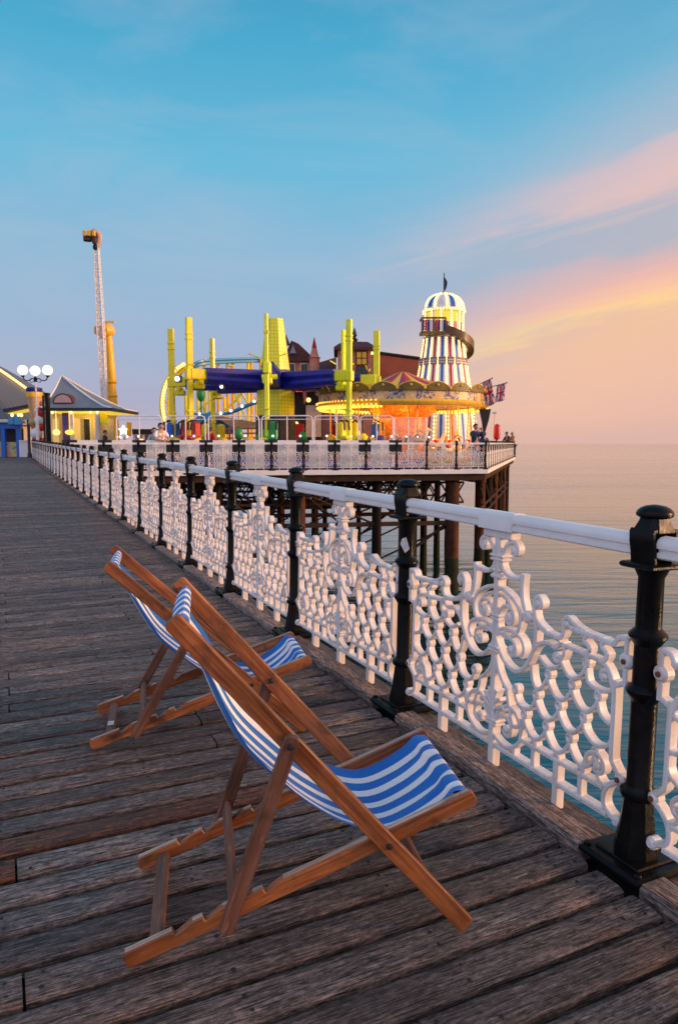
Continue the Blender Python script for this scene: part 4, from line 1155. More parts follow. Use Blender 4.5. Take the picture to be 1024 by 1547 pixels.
# --- roller coaster behind the ride
def coaster():
    D=70; px=320
    root=far('roller_coaster','roller coaster with blue curved track, yellow supports and a lit yellow loop','roller coaster',px,D)
    Mi=(Matrix.Translation(root.location)@Matrix.Rotation(-YAW,4,'Z')).inverted()
    W=lambda x,y_,d_:Mi@world(lat(x,d_,2),d_,zat(y_,d_))
    pts=smooth_path([W(284,566,66),(W(296,549,66)),W(315,544,67),W(350,542,70),W(395,541,74),W(440,541,78),W(470,545,80)],6)
    mb=MB(); 
    for o_ in (0,.55): mb.tube([p+Vector((0,o_,0)) for p in pts],.11,6)
    mb.tube([p+Vector((0,.28,-.24)) for p in pts],.16,6)
    mb.build('blue_track',[M_SKYB],root,50)
    # yellow loop with lamps
    cx_,cy_,rx,ry=298,612,52,66
    loop=[W(cx_+rx*math.cos(rad(a)),cy_-ry*math.sin(rad(a)),64) for a in range(112,234,8)]
    mb=MB(); mb.tube(loop,.24,8); mb.tube([p+Vector((.55,.3,0)) for p in loop],.20,8)
    for p in loop[::2]: mb.tube([p,p+Vector((.55,.3,0))],.07,5)
    mb.build('loop_track',[M_YEL],root,50)
    mb=MB()
    for p in smooth_path(loop,2): mb.ball(p+Vector((.12,-.28,0)),.17,6,4)
    mb.build('light_string',[G_STRIP],root,50)
    for x,yt in ((300,548),(310,546),(331,545),(345,544),(353,543),(376,542),(381,542),(395,542),(440,542),(318,590),(362,590),(388,600),(340,600),(282,598)):
        d_=69+(x-300)*.05; mb=MB(); mb.tube([W(x,yt,d_),W(x,672,d_)],.16,6)
        mb.build('support',[M_AMBER if x%2 else M_YEL],root,40)
    for a,b_ in (((300,560),(331,600)),((331,560),(300,600)),((345,560),(376,610)),((362,600),(381,560)),((300,620),(345,585)),((376,640),(353,590)),((310,570),(345,570)),((345,553),(353,553)),((318,640),(362,600))):
        mb=MB(); mb.tube([W(*a,69),W(*b_,69)],.10,5); mb.build('brace',[M_YEL],root,40)
    low=smooth_path([W(290,625,62),W(320,628,63),(W(350,622,64)),W(385,608,66),W(430,596,68)],6)
    mb=MB(); mb.tube(low,.16,6); mb.tube([p+Vector((0,.5,0)) for p in low],.16,6); mb.build('low_track',[M_SKYB],root,50)
    mb=MB()
    for p in low[::3]: mb.ball(p+Vector((0,-.2,.1)),.13,6,4)
    mb.build('light_string',[G_WHITE],root,50)
coaster()
# --- spooky brick house: three separate buildings
def house(name,label,cat,px,D): 
    root=far(name,label,cat,px,D); Mi=(Matrix.Translation(root.location)@Matrix.Rotation(-YAW,4,'Z')).inverted()
    return root,lambda x,y_,d_=D:Mi@world(lat(x,d_,5),d_,zat(y_,d_))
def block(mb,W,x0,x1,y0,y1,D,depth):
    a=W(x0,y1,D); b_=W(x1,y0,D); c=(a+b_)/2
    mb.box((c.x,c.y+depth/2,c.z),(abs(b_.x-a.x),depth,abs(b_.z-a.z)))
def spire(root,W,x,ytip,ybase,r,D,m,name='spire',fin=True):
    mb=MB(); p=W(x,ybase,D); t=W(x,ytip,D)
    h=t.z-p.z
    mb.lathe([(r,p.z-.05),(r*.9,p.z),(r*.16,p.z+h*.8),(.02,p.z+h)],10,(p.x,p.y,0)); mb.build(name,[m],root,40)
def ghost():
    root,W=house('haunted_house','dark pink brick haunted house with steep maroon roof, turrets and spires','building',455,60)
    mb=MB(); block(mb,W,432,476,545,690,60,5); mb.build('wall',[M_BRICK],root,0)
    mb=MB(); a,b_,c=W(428,546,60),W(479,546,60),W(441,515,60); d0=Vector((0,-.4,0)); d1=Vector((0,5.4,0)); e=W(452,520,60)
    mb.loft([[a+d0,b_+d0,e+d0,c+d0],[a+d1,b_+d1,e+d1,c+d1]]); mb.build('roof',[M_MAROON],root,0)
    spire(root,W,433,505,520,.35,59.4,M_MAROON); spire(root,W,443,520,533,.3,59.2,M_LEAD); spire(root,W,475,511,540,.42,59.0,M_BRICK)
    mb=MB(); p=W(475,540,59); mb.lathe([(.40,p.z-2.2),(.42,p.z-.1),(.52,p.z)],12,(p.x,p.y,0)); mb.build('turret',[M_BRICK],root,40)
    mb=MB(); p=W(475,511,58.9); mb.lathe([(.20,W(475,525,59).z),(.02,p.z+.1)],8,(W(475,1,59).x,p.y,0)); mb.build('turret_tip',[M_REDC],root,40)
    for x,y_ in ((440,556),(460,556),(440,572),(458,574)):
        mb=MB(); p=W(x,y_,59.95); mb.box(p,(.7,.16,.8)); f=mb.build('window',[M_CREAM],root,0)
        mb=MB(); mb.box(p+Vector((0,-.07,0)),(.55,.06,.64)); mb.build('pane',[M_GLASS],f,0)
    mb=MB(); p=W(455,566,59.9); mb.box(p,(2.4,.3,.14)); mb.build('ledge',[M_MAROON],root,0)
    # low wing with sloping roof
    mb=MB(); block(mb,W,474,505,578,690,61,5); mb.build('wing_wall',[M_BRICK],root,0)
    mb=MB(); a,b_=W(470,578,60.5),W(508,578,60.5); c,d_=W(508,543,64),W(478,552,64); t=Vector((0,0,.2)); mb.loft([[a,b_,c,d_],[a+t,b_+t,c+t,d_+t]]); mb.build('wing_roof',[M_MAROON],root,0)
    root,W=house('square_tower','pink rendered square tower with pyramid roof and black finial','building',521,58)
    mb=MB(); block(mb,W,510,562,529,690,58,4.5); mb.build('wall',[M_BRICK],root,0)
    c=(W(510,529,58)+W(562,529,58))/2+Vector((0,2.2,0)); a=abs(W(562,527,58).x-W(510,527,58).x)/2
    mb=MB(); mb.loft([[c+Vector((sx*(a+.3),sy_*(2.6),0)) for sx,sy_ in ((-1,-1),(1,-1),(1,1),(-1,1))],[c+Vector((sx*(a+.3),sy_*(2.6),.22)) for sx,sy_ in ((-1,-1),(1,-1),(1,1),(-1,1))],[c+Vector((sx*a*.75,sy_*1.6,.75)) for sx,sy_ in ((-1,-1),(1,-1),(1,1),(-1,1))],[c+Vector((sx*.12,sy_*.12,W(521,510,58).z-c.z)) for sx,sy_ in ((-1,-1),(1,-1),(1,1),(-1,1))]])
    rf=mb.build('roof',[M_MAROON],root,0)
    p=c; zt=W(521,510,58).z; mb=MB(); mb.lathe([(.10,zt-.1),(.30,zt+.15),(.10,zt+.35),(.22,zt+.5),(.03,W(521,488,58).z)],8,(p.x,p.y,0)); mb.build('finial',[M_DARK],rf,40)
    for x,y_,w_,h_ in ((545,541,.75,.95),(545,567,.75,1.2)):
        p=W(x+1,y_,57.95); mb=MB(); mb.box(p,(w_+.2,.2,h_+.2)); f=mb.build('window',[M_MAROON],root,0)
        mb=MB(); mb.box(p+Vector((0,-.09,0)),(w_,.06,h_)); 
        mb.mi=1; mb.box(p+Vector((0,-.13,0)),(.06,.04,h_)); mb.box(p+Vector((0,-.135,.0)),(w_,.04,.06)); mb.build('pane',[M_AMBER if y_<550 else M_GLASS,M_DARK],f,0)
    mb=MB(); p=W(560,528,57.9); mb.ball(p+Vector((.1,-.2,-.3)),.13,6,4); mb.build('wall_lamp',[G_STRIP],root,40)
    root,W=house('ride_shed','long rust brown sloping roof of a shed behind the carousel','building',590,64)
    mb=MB(); a,b_=W(545,531,62),W(634,543,62); a2,b2=W(545,600,59),W(634,600,59)
    t=Vector((0,.25,0)); mb.loft([[a2,b2,b_,a],[a2+t,b2+t,b_+t,a+t]]); mb.build('roof',[M_RUSTROOF],root,0)
    mb=MB(); block(mb,W,545,634,601,690,62,4); mb.build('wall',[M_MAROON],root,0)
    mb=MB(); mb.tube([a+Vector((0,0,.1)),b_+Vector((0,0,.1))],.14,6); mb.build('ridge_capping',[M_DARK],root,40)
ghost()
# --- dark booth with a red lit sign, left of the carousel
def booth():
    D=50; root,W=house('ticket_booth','dark booth with red lit sign and bunting between the ride and carousel','booth',466,D)
    mb=MB(); block(mb,W,444,486,590,700,D,3); mb.build('wall',[M_DARK],root,0)
    mb=MB(); block(mb,W,442,490,584,592,D-.4,3.6); mb.build('canopy',[M_MAROON],root,0)
    mb=MB(); 
    for i in range(7): mb.ball(W(446+3*i,587+(i%2),D-.6),.17,8,5)
    mb.build('lit_sign',[G_REDN],root,40)
    mb=MB(); block(mb,W,462,485,612,660,D-.5,.3); mb.build('shutter',[M_GREYW],root,0)
    mb=MB(); 
    for q in ((466,604),(447,640),(456,648)): mb.ball(W(*q,D-.7),.16,6,4)
    mb.build('lamp',[G_STRIP],root,40)
    mb=MB(); p=W(459,600,D-.7); mb.loft([[p+Vector((x,0,z_)) for x,z_ in ((-.1,.5),(.15,.55),(.2,-.1),(.0,-.5))],[p+Vector((x,.05,z_)) for x,z_ in ((-.1,.5),(.15,.55),(.2,-.1),(.0,-.5))]]); mb.build('hanging_bunting',[M_BRICK],root,0)
    mb=MB(); block(mb,W,446,459,640,690,D-1.2,.2); mb.build('poster_board',[M_RED],root,0)
booth()
# --- tilted ride tent left: blue and buff canopy
def tent():
    D=52; root,W=house('small_ride_canopy','low ride with blue and buff peaked canopy and orange rails behind the seats','ride',345,D)
    mb=MB(); a=[W(258,656,D),W(300,628,D),W(318,622,D+1),W(352,645,D)]
    t=Vector((0,3,0)); 
    mb.loft([[a[0],a[1],a[2]+Vector((0,0,.05)),a[3],a[3]-Vector((0,0,.3)),a[0]-Vector((0,0,.3))],[p+t for p in (a[0],a[1],a[2]+Vector((0,0,.05)),a[3],a[3]-Vector((0,0,.3)),a[0]-Vector((0,0,.3)))]]); mb.build('canopy',[M_SKYB],root,0)
    mb=MB(); b_=[W(318,626,D-.3),W(352,646,D-.3),W(420,646,D-.3),W(400,640,D)]
    mb.loft([[b_[0],b_[1],b_[2],b_[3]],[p+t for p in b_]]); mb.build('buff_canopy',[M_TAN],root,0)
    mb=MB()
    for y_ in (648,655,662,668,674): mb.tube([W(318,y_,D-1),W(418,y_-1,D-1)],.06,6)
    for x in range(318,420,14): mb.tube([W(x,645,D-1),W(x,690,D-1)],.07,6)
    mb.build('orange_rails',[paint('orange_paint',(.62,.16,.04),.4)],root,40)
    mb=MB()
    for x,y_ in ((245,671),(262,667),(300,668),(320,672),(352,674),(392,676),(430,672),(476,672),(436,671)): mb.ball(W(x,y_,D-6),.10 ,6,4)
    mb.build('light_string',[G_WHITE],root,40)
    mb=MB()
    for x,y_ in ((236,664),(246,666),(255,668),(334,664),(312,668),(375,664),(242,672)): mb.ball(W(x,y_,D-6),.15,6,4)
    mb.build('amber_lamps',[G_STRIP],root,40)
tent()
# --- tubular barriers in front of the ride
bar_lab=['short','second','third','fourth','fifth','sixth','last']
segs=[(252,311,'leftmost white tubular barrier, beside the man in the white T-shirt'),(316,392,'white tubular barrier in front of the red ride seats'),(396,472,'white tubular barrier in front of the yellow drum'),(475,541,'white tubular barrier in front of the yellow seats'),(544,593,'white tubular barrier in front of the blue seats'),(178,246,'low white tubular barrier by the kiosk corner')]
for i,(x0,x1,lab) in enumerate(segs):
    D=34.6+.004*(x0-300); k=k_(D)
    root=far('barrier',lab,'barrier',(x0+x1)/2,D,group='white tubular barriers round the ride'); w=(x1-x0)*k/2; zt=zat(628,D)-ZG; zl=zat(666,D)-ZG
    mb=MB(); r=.18
    fr=[(-w,0,.05),(-w,0,zt-r),(-w+.05,0,zt-.05),(-w+r,0,zt),(w-r,0,zt),(w-.05,0,zt-.05),(w,0,zt-r),(w,0,.05)]
    mb.tube(fr,.035,6); mb.build('frame',[M_STEEL],root,50)
    mb=MB(); mb.tube([(-w,0,zl),(w,0,zl)],.03,6); mb.tube([(-w,0,zt-.17),(w,0,zt-.17)],.022,6); mb.build('rail',[M_STEEL],root,50)
    mb=MB(); mb.tube([(0,0,zl),(0,0,zt)],.028,6); mb.build('upright',[M_STEEL],root,50)
D=35.8; root=far('mesh_barrier','pale mesh barrier panel at the right end of the barriers before the carousel','barrier',619,D,group=None)
m,nt,b=mat('pale_mesh'); b.inputs['Base Color'].default_value=(.62,.46,.36,1); b.inputs['Roughness'].default_value=.6; b.inputs['Alpha'].default_value=.30
k=k_(D); w=24*k; zt=zat(631,D)-ZG
mb=MB(); mb.tube([(-w,0,.05),(-w,0,zt),(w,0,zt),(w,0,.05)],.035,6); mb.tube([(-.1,0,.3),(-.1,0,zt)],.028,6); mb.build('frame',[M_STEEL],root,40)
mb=MB(); mb.box((0,.0,(zt+.4)/2),(2*w-.08,.012,zt-.45)); mb.build('mesh',[m],root,0)
# --- tall swinging-arm ride
def booster():
    D=66; root,W=house('swing_arm_ride','tall amber column carrying a long white lattice arm with seats at its tip','ride',167,D)
    mb=MB()
    for y0,y1,r0,r1 in ((690,610,.66,.54),(610,575,.46,.41),(575,496,.38,.34)):
        a,b_=W(170,y0,D),W(168 if y1>560 else 166,y1,D); mb.tube([a,b_],[r0,r1],12)
    for y_ in (610,577,598): 
        c=W(169,y_,D); mb.lathe([(.48,c.z-.12),(.54,c.z),(.48,c.z+.12)],12,(c.x,c.y,0))
    mb.build('column',[M_AMBER],root,40)
    mb=MB(); c=W(165,499,D); mb.disc(c,(0,1,0),.62,1.4,14); mb.disc(c+Vector((-.6,-.2,0)),(1,.25,0),.5,.9,12); mb.box(c+Vector((.25,0,.75)),(.9,.25,.14)); mb.build('pivot_head',[M_GOLD],root,35)
    mb=MB(); mb.loft([[W(146,494,D-1)+Vector((0,d,0)),W(156,492,D-1)+Vector((0,d,0)),W(157,512,D-1)+Vector((0,d,0)),W(152,508,D-1)+Vector((0,d,0))] for d in (0,1.2)]); mb.build('counterweight',[M_TAN],root,20)
    mb=MB(); a0,a1=W(159,640,D-1.2),W(153,368,D-1.2)
    hw0,hw1,hw2=.17,.27,.16; n=44
    def wid(t): return hw0+(hw1-hw0)*t/.5 if t<.5 else hw1+(hw2-hw1)*(t-.5)/.5
    P=lambda t,sx,sy_:a0.lerp(a1,t)+Vector((sx*wid(t),sy_*wid(t),0))
    for sx,sy_ in ((-1,-1),(1,-1),(1,1),(-1,1)): mb.tube([P(i/8,sx,sy_) for i in range(9)],.055,5)
    for i in range(n):
        t,u=i/n,(i+1)/n; s1=1 if i%2 else -1
        mb.tube([P(t,-s1,-1),P(u,s1,-1)],.035,4); mb.tube([P(t,-s1,1),P(u,s1,1)],.035,4); mb.tube([P(t,-1,-1),P(t,1,-1)],.03,4)
        mb.tube([P(t,1,-s1),P(u,1,s1)],.035,4); mb.tube([P(t,-1,-s1),P(u,-1,s1)],.035,4)
    mb.build('lattice_arm',[paint('faded_white_lattice',(.78,.74,.74),.5,.12,2)],root,0)
    mb=MB(); mb.tube(smooth_path([W(153,372,D-1.2),W(157,364,D-1.2),W(157,354,D-1.2),W(151,349,D-1.2),W(146,352,D-1.2)],4),.24,8); mb.build('tip_fork',[paint('faded_pink',(.55,.36,.32),.5)],root,40)
    mb=MB(); c=W(148,355,D-1.4); mb.ball(c,.42,10,7,.9); mb.box(c+Vector((-.35,-.3,-.35)),(.7,.5,.5),.3,.08); mb.box(c+Vector((.2,-.3,-.5)),(.3,.4,.6),.1,.06); mb.build('gondola',[M_BROWNC],root,40)
    mb=MB(); 
    for dx in (-.5,-.1,.3): mb.box(c+Vector((dx,-.62,.0)),(.28,.2,.5),0,.05)
    mb.build('seats',[M_AMBER],root,20)
    mb=MB(); c=W(152,373,D-1.3); mb.ball(c,.28,8,5); mb.build('hub_joint',[M_DARK],root,40)
booster()
# --- kiosk with hipped roof
def kiosk():
    D=50; root,W=house('kiosk','grey hip roofed kiosk with arched dormer and glowing yellow veranda','kiosk',105,D)
    e0,e1=W(60,616,D-2.5),W(167,616,D-2.5); zt=W(88,566,D).z; ze=e0.z
    pk=W(89,566,D); pk.y=.6
    back_=e1.y+6.2
    cs=[Vector((e0.x,e0.y,ze)),Vector((e1.x,e1.y,ze)),Vector((e1.x,back_,ze)),Vector((e0.x,back_,ze))]
    def ring(t,lift):   # concave hip
        return [c.lerp(pk,t)*1+Vector((0,0,0)) for c in cs]
    rings=[]
    for t,zz in ((0,0),(.15,.055),(.38,.26),(.7,.61),(.985,.985)):
        rg=[c.lerp(pk,t) for c in cs]
        for p in rg: p.z=ze+(zt-ze)*zz
        rings.append(rg)
    mb=MB(); mb.loft(rings); rf=mb.build('roof',[M_LEAD],root,0)
    mb=MB()
    for c in cs[:3]:
        L_=[]
        for t,zz in ((0,0),(.15,.055),(.38,.26),(.7,.61),(.985,.985)):
            p=c.lerp(pk,t); p.z=ze+(zt-ze)*zz+.03; L_.append(p)
        mb.tube(L_,.06,5)
    mb.build('hip_capping',[M_STEEL],rf,40)
    # arched dormer
    c=W(93,608,D-2.0); c.y=e0.y+.62
    mb=MB(); arch=[(math.cos(rad(a))*.68,math.sin(rad(a))*.62) for a in range(0,181,15)]
    mb.prism(arch,lambda a,b_,w:Vector((c.x+a,c.y+w,c.z+b_)),1.3,0,.02); dm=mb.build('dormer',[M_MAROON],rf,20)
    mb=MB(); ar2=[(a*.84,b_*.84) for a,b_ in arch]; mb.prism(ar2,lambda a,b_,w:Vector((c.x+a,c.y+w,c.z+b_)),.05,-.02,.01); mb.build('dormer_louvre',[paint('faded_pink_board',(.50,.33,.32),.7)],dm,0)
    mb=MB(); cc=(cs[0]+cs[2])/2; mb.box((cc.x,cc.y,ze-.10),(cs[1].x-cs[0].x+.12,cs[2].y-cs[1].y+.12,.20)); mb.build('eaves',[M_DARK],root,0)
    mb=MB(); mb.box((cc.x,cc.y,ze-.23),(cs[1].x-cs[0].x-.3,cs[2].y-cs[1].y-.3,.06)); mb.build('soffit',[G_SOFFIT],root,0)
    # recessed shop front
    mb=MB(); a,b_=W(70,1,D).x,W(150,1,D).x; mb.box(((a+b_)/2,cc.y+.6,ze/2-.15),(b_-a,3.6,ze-.3)); mb.build('wall',[paint('warm_cream_wall',(.62,.50,.30),.6)],root,0)
    for x in (74,107,146): 
        mb=MB(); p=W(x,1,D-2.2); mb.box((p.x,p.y,(ze-.2)/2),(.22,.22,ze-.2)); mb.build('post',[M_GREYW],root,0)
    mb=MB(); p=W(98,1,D-2.1); mb.box((p.x,p.y,(ze-.3)/2),(.42,.20,ze-.3)); mb.build('striped_post',[M_PURP],root,0)
    yv=cc.y+.6-1.8
    for x,w_ in ((85,.8),(118,1.3),(132,.8)):
        p=W(x,650,D); mb=MB(); mb.box((p.x,yv-.02,1.9),(w_,.10,2.0)); f=mb.build('window',[M_CREAM],root,0)
        mb=MB(); mb.box((p.x,yv-.07,1.9),(w_-.16,.06,1.84)); mb.build('pane',[G_ROOM if x!=132 else M_GLASS],f,0)
    mb=MB(); p=W(130,1,D); mb.box((p.x,yv-.5,.75),(2.4,.5,1.1)); mb.build('counter',[M_DARK],root,0)
    for x in (83,103):
        mb=MB(); p=W(x,653,D-2.4); mb.ball(p,.24 if x==83 else .30,10,7,.8 if x==83 else .55); mb.tube([p,Vector((p.x,p.y,ze-.2))],.02,5); mb.build('pendant_lamp',[G_STRIP if x==83 else G_BULB],root,50)
    mb=MB()
    for x in (78,106,136,146): mb.ball(W(x,623,D-2.4),.10,6,4)
    mb.build('bulbs',[G_BULBW],root,50)
    mb=MB(); a,b_=W(14,621,D+7),W(62,612,D+7); mb.bar(a,b_,2.4,.22,ch=.02); mb.build('canopy',[M_DARK],root,0)
    mb=MB(); mb.bar(a+Vector((.2,0,-.2)),b_+Vector((0,0,-.2)),1.6,.05,ch=.01); mb.build('canopy_soffit',[G_SOFFIT],root,0)
    mb=MB(); a,b_=W(150,622,D-1.5),W(162,628,D-1.5); c,d_=W(150,636,D-3),W(161,640,D-3)
    mb.loft([[a,b_,d_,c],[p+Vector((0,0,-.12)) for p in (a,b_,d_,c)]]); mb.build('side_awning',[M_YEL],root,0)
    L=bpy.data.lights.new('kiosk_lamp','POINT'); L.energy=60; L.color=(1,.66,.15); L.shadow_soft_size=.4
    lo=bpy.data.objects.new('kiosk_lamp',L); COL.objects.link(lo); lo.parent=root; lo.location=(cc.x+.4,yv-1.2,ze-.8)
kiosk()
# --- domed hall, left
def hall():
    D=62; root,W=house('domed_hall','large grey ribbed roof of a hall with two strings of warm lights','hall',-60,D)
    Dh=76; c=W(-125,640,Dh); kk=k_(Dh); z0=0
    prof=[((px_+125)*kk,W(px_,py_,Dh).z) for px_,py_ in ((112,640),(84,612),(62,594),(48,584.5),(24,568.5),(0,554),(-30,538),(-70,522),(-110,514))]
    m,nt,b=mat('ribbed_grey_roof'); uv=N(nt,'ShaderNodeUVMap').outputs[0]; sp_=N(nt,'ShaderNodeSeparateXYZ'); nt.links.new(uv,sp_.inputs[0])
    fr=math_(nt,'FRACT',math_(nt,'MULTIPLY',sp_.outputs[0],190)); cc_=ramp(nt,fr,[(0,(.06,.06,.072)),(.25,(.125,.13,.15)),(1,(.125,.13,.15))]); nt.links.new(cc_,b.inputs['Base Color']); b.inputs['Roughness'].default_value=.55
    mb=MB(); mb.lathe([(r,z0+z_) for r,z_ in prof],90,(c.x,c.y,0)); rf=mb.build('roof',[m],root,40)
    mb=MB(); mb.lathe([(prof[0][0]-.8,0),(prof[0][0]-.8,prof[0][1]-.05)],60,(c.x,c.y,0)); mb.build('wall',[M_CREAM],root,40)
    mb=MB(); mb.lathe([(prof[0][0]+.05,prof[0][1]-.3),(prof[0][0]+.1,prof[0][1]-.1),(prof[0][0]-.2,prof[0][1]+.05)],60,(c.x,c.y,0),cap=False); mb.build('gutter',[M_WPAINT],root,40)
    for a in (-12,-34):
        mb=MB(); L_=[(c.x+math.cos(rad(a))*(r+.1),c.y+math.sin(rad(a))*(r+.1),z_+.16) for r,z_ in prof[2:8]]
        mb.tube(smooth_path(L_,4),.12,6); mb.build('light_string',[G_STRIP],rf,50)
hall()
# --- three-globe lamp standard
def lamp():
    D=46; root,W=house('street_lamp','slim white lamp standard with three glowing globes on black scrolled arms','street lamp',53,D)
    b_=W(54,648,D); t=W(50,577,D)
    mb=MB(); mb.lathe([(.20,0),(.18,.5),(.12,.7),(.10,1.6)],10,(b_.x,b_.y,0)); mb.lathe([(.10,1.55),(.13,b_.z),(.055,b_.z+.5),(.05,t.z)],10,(b_.x,b_.y,0)); mb.build('pole',[M_WPAINT],root,40)
    cx_=b_.x
    mb=MB(); z1=t.z
    mb.lathe([(.05,z1),(.13,z1+.05),(.07,z1+.18),(.12,z1+.26),(.05,z1+.34)],10,(cx_,b_.y,0))
    for sg in (-1,1):
        mb.tube(smooth_path([(cx_,b_.y,z1+.12),(cx_+sg*.22,b_.y,z1+.22),(cx_+sg*.42,b_.y,z1+.10),(cx_+sg*.66,b_.y,z1+.12),(cx_+sg*.78,b_.y,z1+.34)],4),.035,6)
        mb.tube(smooth_path([(cx_+sg*.1,b_.y,z1+.05),(cx_+sg*.28,b_.y,z1-.02),(cx_+sg*.36,b_.y,z1+.12),(cx_+sg*.24,b_.y,z1+.18)],4),.022,5)
        mb.lathe([(.05,z1+.30),(.12,z1+.36),(.12,z1+.42)],10,(cx_+sg*.78,b_.y,0))
    mb.build('bracket',[M_BLACK],root,40)
    for dx,dz in ((-.78,.74),(0,.70),(.78,.74)):
        mb=MB(); mb.ball((cx_+dx,b_.y,z1+dz),.31,20,12); mb.build('globe',[G_LAMP],root,60)
lamp()
# --- totem with balls
def totem():
    D=54; root,W=house('totem','tall tan carnival totem with navy cap and clustered red and white balls','totem',55,D)
    k=k_(D); z=lambda py:W(50,py,D).z; c=W(52,1,D)
    mb=MB(); mb.lathe([(5*k,0),(6*k,z(650)),(8*k,z(620)),(11*k,z(600)),(11*k,z(592))],14,(c.x,c.y,0)); mb.build('body',[M_TAN],root,40)
    mb=MB(); mb.lathe([(10.5*k,z(592)),(11.5*k,z(590)),(11.5*k,z(586)),(8*k,z(585))],14,(c.x,c.y,0)); mb.build('cap',[M_NAVY],root,40)
    mb=MB(); mb.lathe([(11.3*k,z(600)),(11.7*k,z(597)),(11.3*k,z(593))],14,(c.x,c.y,0)); mb.build('band',[M_AMBER],root,40)
    for x,y_,r,m_ in ((65,622,6.5,M_RED),(58,620,4,M_WPAINT),(60,635,6,M_WPAINT),(62,645,5,M_RED),(55,655,7,M_WPAINT),(56,662,5,M_RED),(66,666,4,M_RED),(50,638,5,M_TAN),(66,610,4,M_BRICK)):
        mb=MB(); q=W(x-2,y_,D-1.4); mb.ball(q,r*1.25*k,12,8); mb.build('ball',[m_],root,60)
totem()
# --- bright blue stall on the promenade end
def stall():
    D=54; root,W=house('stall','bright blue fairground stall with painted front at the end of the promenade','stall',12,D)
    root.location.z=.49; dz=ZG-.49
    a,b_=W(-14,1,D).x,W(28,1,D).x; zt=W(1,642,D).z+dz
    mb=MB()
    for x in (a,(a+b_)/2-.2,b_-.1): mb.box((x,0,zt/2),(.30,.30,zt))
    mb.box(((a+b_)/2,0,zt-.05),(b_-a+.3,.36,.42)); mb.build('frame',[M_BLUE],root,0)
    mb=MB(); mb.box(((a+b_)/2,.5,.6),(b_-a,.9,1.1)); 
    m,nt,bb=mat('painted_stall_front'); tc=N(nt,'ShaderNodeTexCoord').outputs['Object']; w=noise(nt,tc,1.6,3,.5,1.0)
    cc_=ramp(nt,w,[(.3,(.03,.16,.42)),(.42,(.55,.50,.10)),(.5,(.60,.22,.16)),(.58,(.20,.40,.55)),(.7,(.50,.45,.42))]); nt.links.new(cc_,bb.inputs['Base Color'])
    mb.build('painted_front',[m],root,0)
    mb=MB(); mb.box(((a+b_)/2,.9,zt/2),(b_-a-.3,.12,zt-.5)); mb.build('dark_interior',[M_DARK],root,0)
    mb=MB(); mb.box(((a+b_)/2,.6,zt+.28),(b_-a+.5,2.2,.25),0,.06); mb.build('roof',[M_GREYW],root,0)
    mb=MB(); p=W(26,634,D-.5); p.z+=dz; mb.box(p,(.5,.3,.7)); mb.box(p+Vector((-.5,0,-.1)),(.4,.3,.45)); mb.build('sign',[M_SKYB],root,0)
    mb=MB()
    for x in (17,27,31): q=W(x,627,D-.6); q.z+=dz; mb.ball(q,.13,6,4)
    mb.build('lamp',[G_BULBW],root,40)
stall()
def pole_thing(name,label,cat,px,py,D,r,m,z=ZG,cap=True):
    root=far(name,label,cat,px,D,z); zt=zat(py,D)-z
    mb=MB(); mb.lathe([(r*1.5,0),(r*1.4,.3),(r,.36),(r,zt-.15)],10); mb.build('shaft',[m],root,40)
    mb=MB(); mb.lathe([(r,zt-.15),(r*1.25,zt-.10),(r*1.2,zt-.02),(r*.4,zt)],10); mb.build('cap',[m],root,40)
pole_thing('iron_post','thick black iron post in front of the kiosk','post',75,593,45,.155,M_BLACK)
pole_thing('iron_post','thin brown iron post beside the thick black post','post',69,597,46,.065,M_BROWN)
pole_thing('iron_post','dark square gate post where the promenade railing ends','post',45,634,53,.11,M_DARK,.49)
# white gate by the stall
D=53.6; root=far('gate','small white boarded gate between the stall and the dark gate post','gate',37,D,.49); k=k_(D)
mb=MB()
for i in range(6): mb.box((-6*k+i*2.4*k,0,.62),(2.2*k,.05,1.15))
mb.build('boards',[M_WPAINT],root,0); mb=MB(); mb.box((0,-.05,1.24),(14*k,.07,.09)); mb.build('top_rail',[M_WPAINT],root,0)
# neon sign cluster and low pavilion left of the ride
def pav():
    D=47; root,W=house('pavilion','low open pavilion with flat brown roof left of the yellow booms','pavilion',222,D)
    mb=MB(); block(mb,W,198,262,648,656,D,3); mb.build('roof',[M_BROWN],root,0)
    for x in (200,214,229,244,260): mb=MB(); p=W(x,1,D); mb.box((p.x,p.y+.2,W(1,656,D).z/2),(.14,.14,W(1,656,D).z)); mb.build('post',[M_GREYW],root,0)
    mb=MB(); block(mb,W,199,262,657,700,D+2,.2); mb.build('back_wall',[M_BRICK],root,0)
    mb=MB()
    for x,y_ in ((212,666),(224,669),(232,665),(240,667),(250,666)): mb.ball(W(x,y_,D-.2),.14,6,4)
    mb.build('lamps',[G_STRIP],root,40)
    mb=MB(); p=W(248,653,D-.3); mb.box(p,(.5,.4,.35)); mb.build('floodlight',[M_DARK],root,0)
    D=52; root,W=house('neon_sign','white glowing neon star sign on a pole beside the amber column','sign',185,D)
    c=W(185,650,D); mb=MB(); star=[]
    for i in range(10):
        r=.38 if i%2==0 else .2; a=rad(90+36*i); star.append((r*math.cos(a),r*math.sin(a)))
    mb.prism(star,lambda a,b_,w:Vector((c.x+a,c.y+w,c.z+b_)),.12,-.12,.02); mb.build('star',[glow('neon_white',(.85,.95,1),1.5)],root,0)
    mb=MB(); mb.tube([(c.x,c.y+.2,0),(c.x,c.y+.2,c.z)],.07,6); mb.build('pole',[M_GREYW],root,40)
    mb=MB(); q=W(193,648,D); mb.loft([[q+Vector((x,y_,z_)) for x,z_ in ((-.14,-.5),(.14,-.5),(.2,.45),(-.1,.5))] for y_ in (-.1,.1)]); mb.build('amber_fin',[M_AMBER],root,0)
pav()
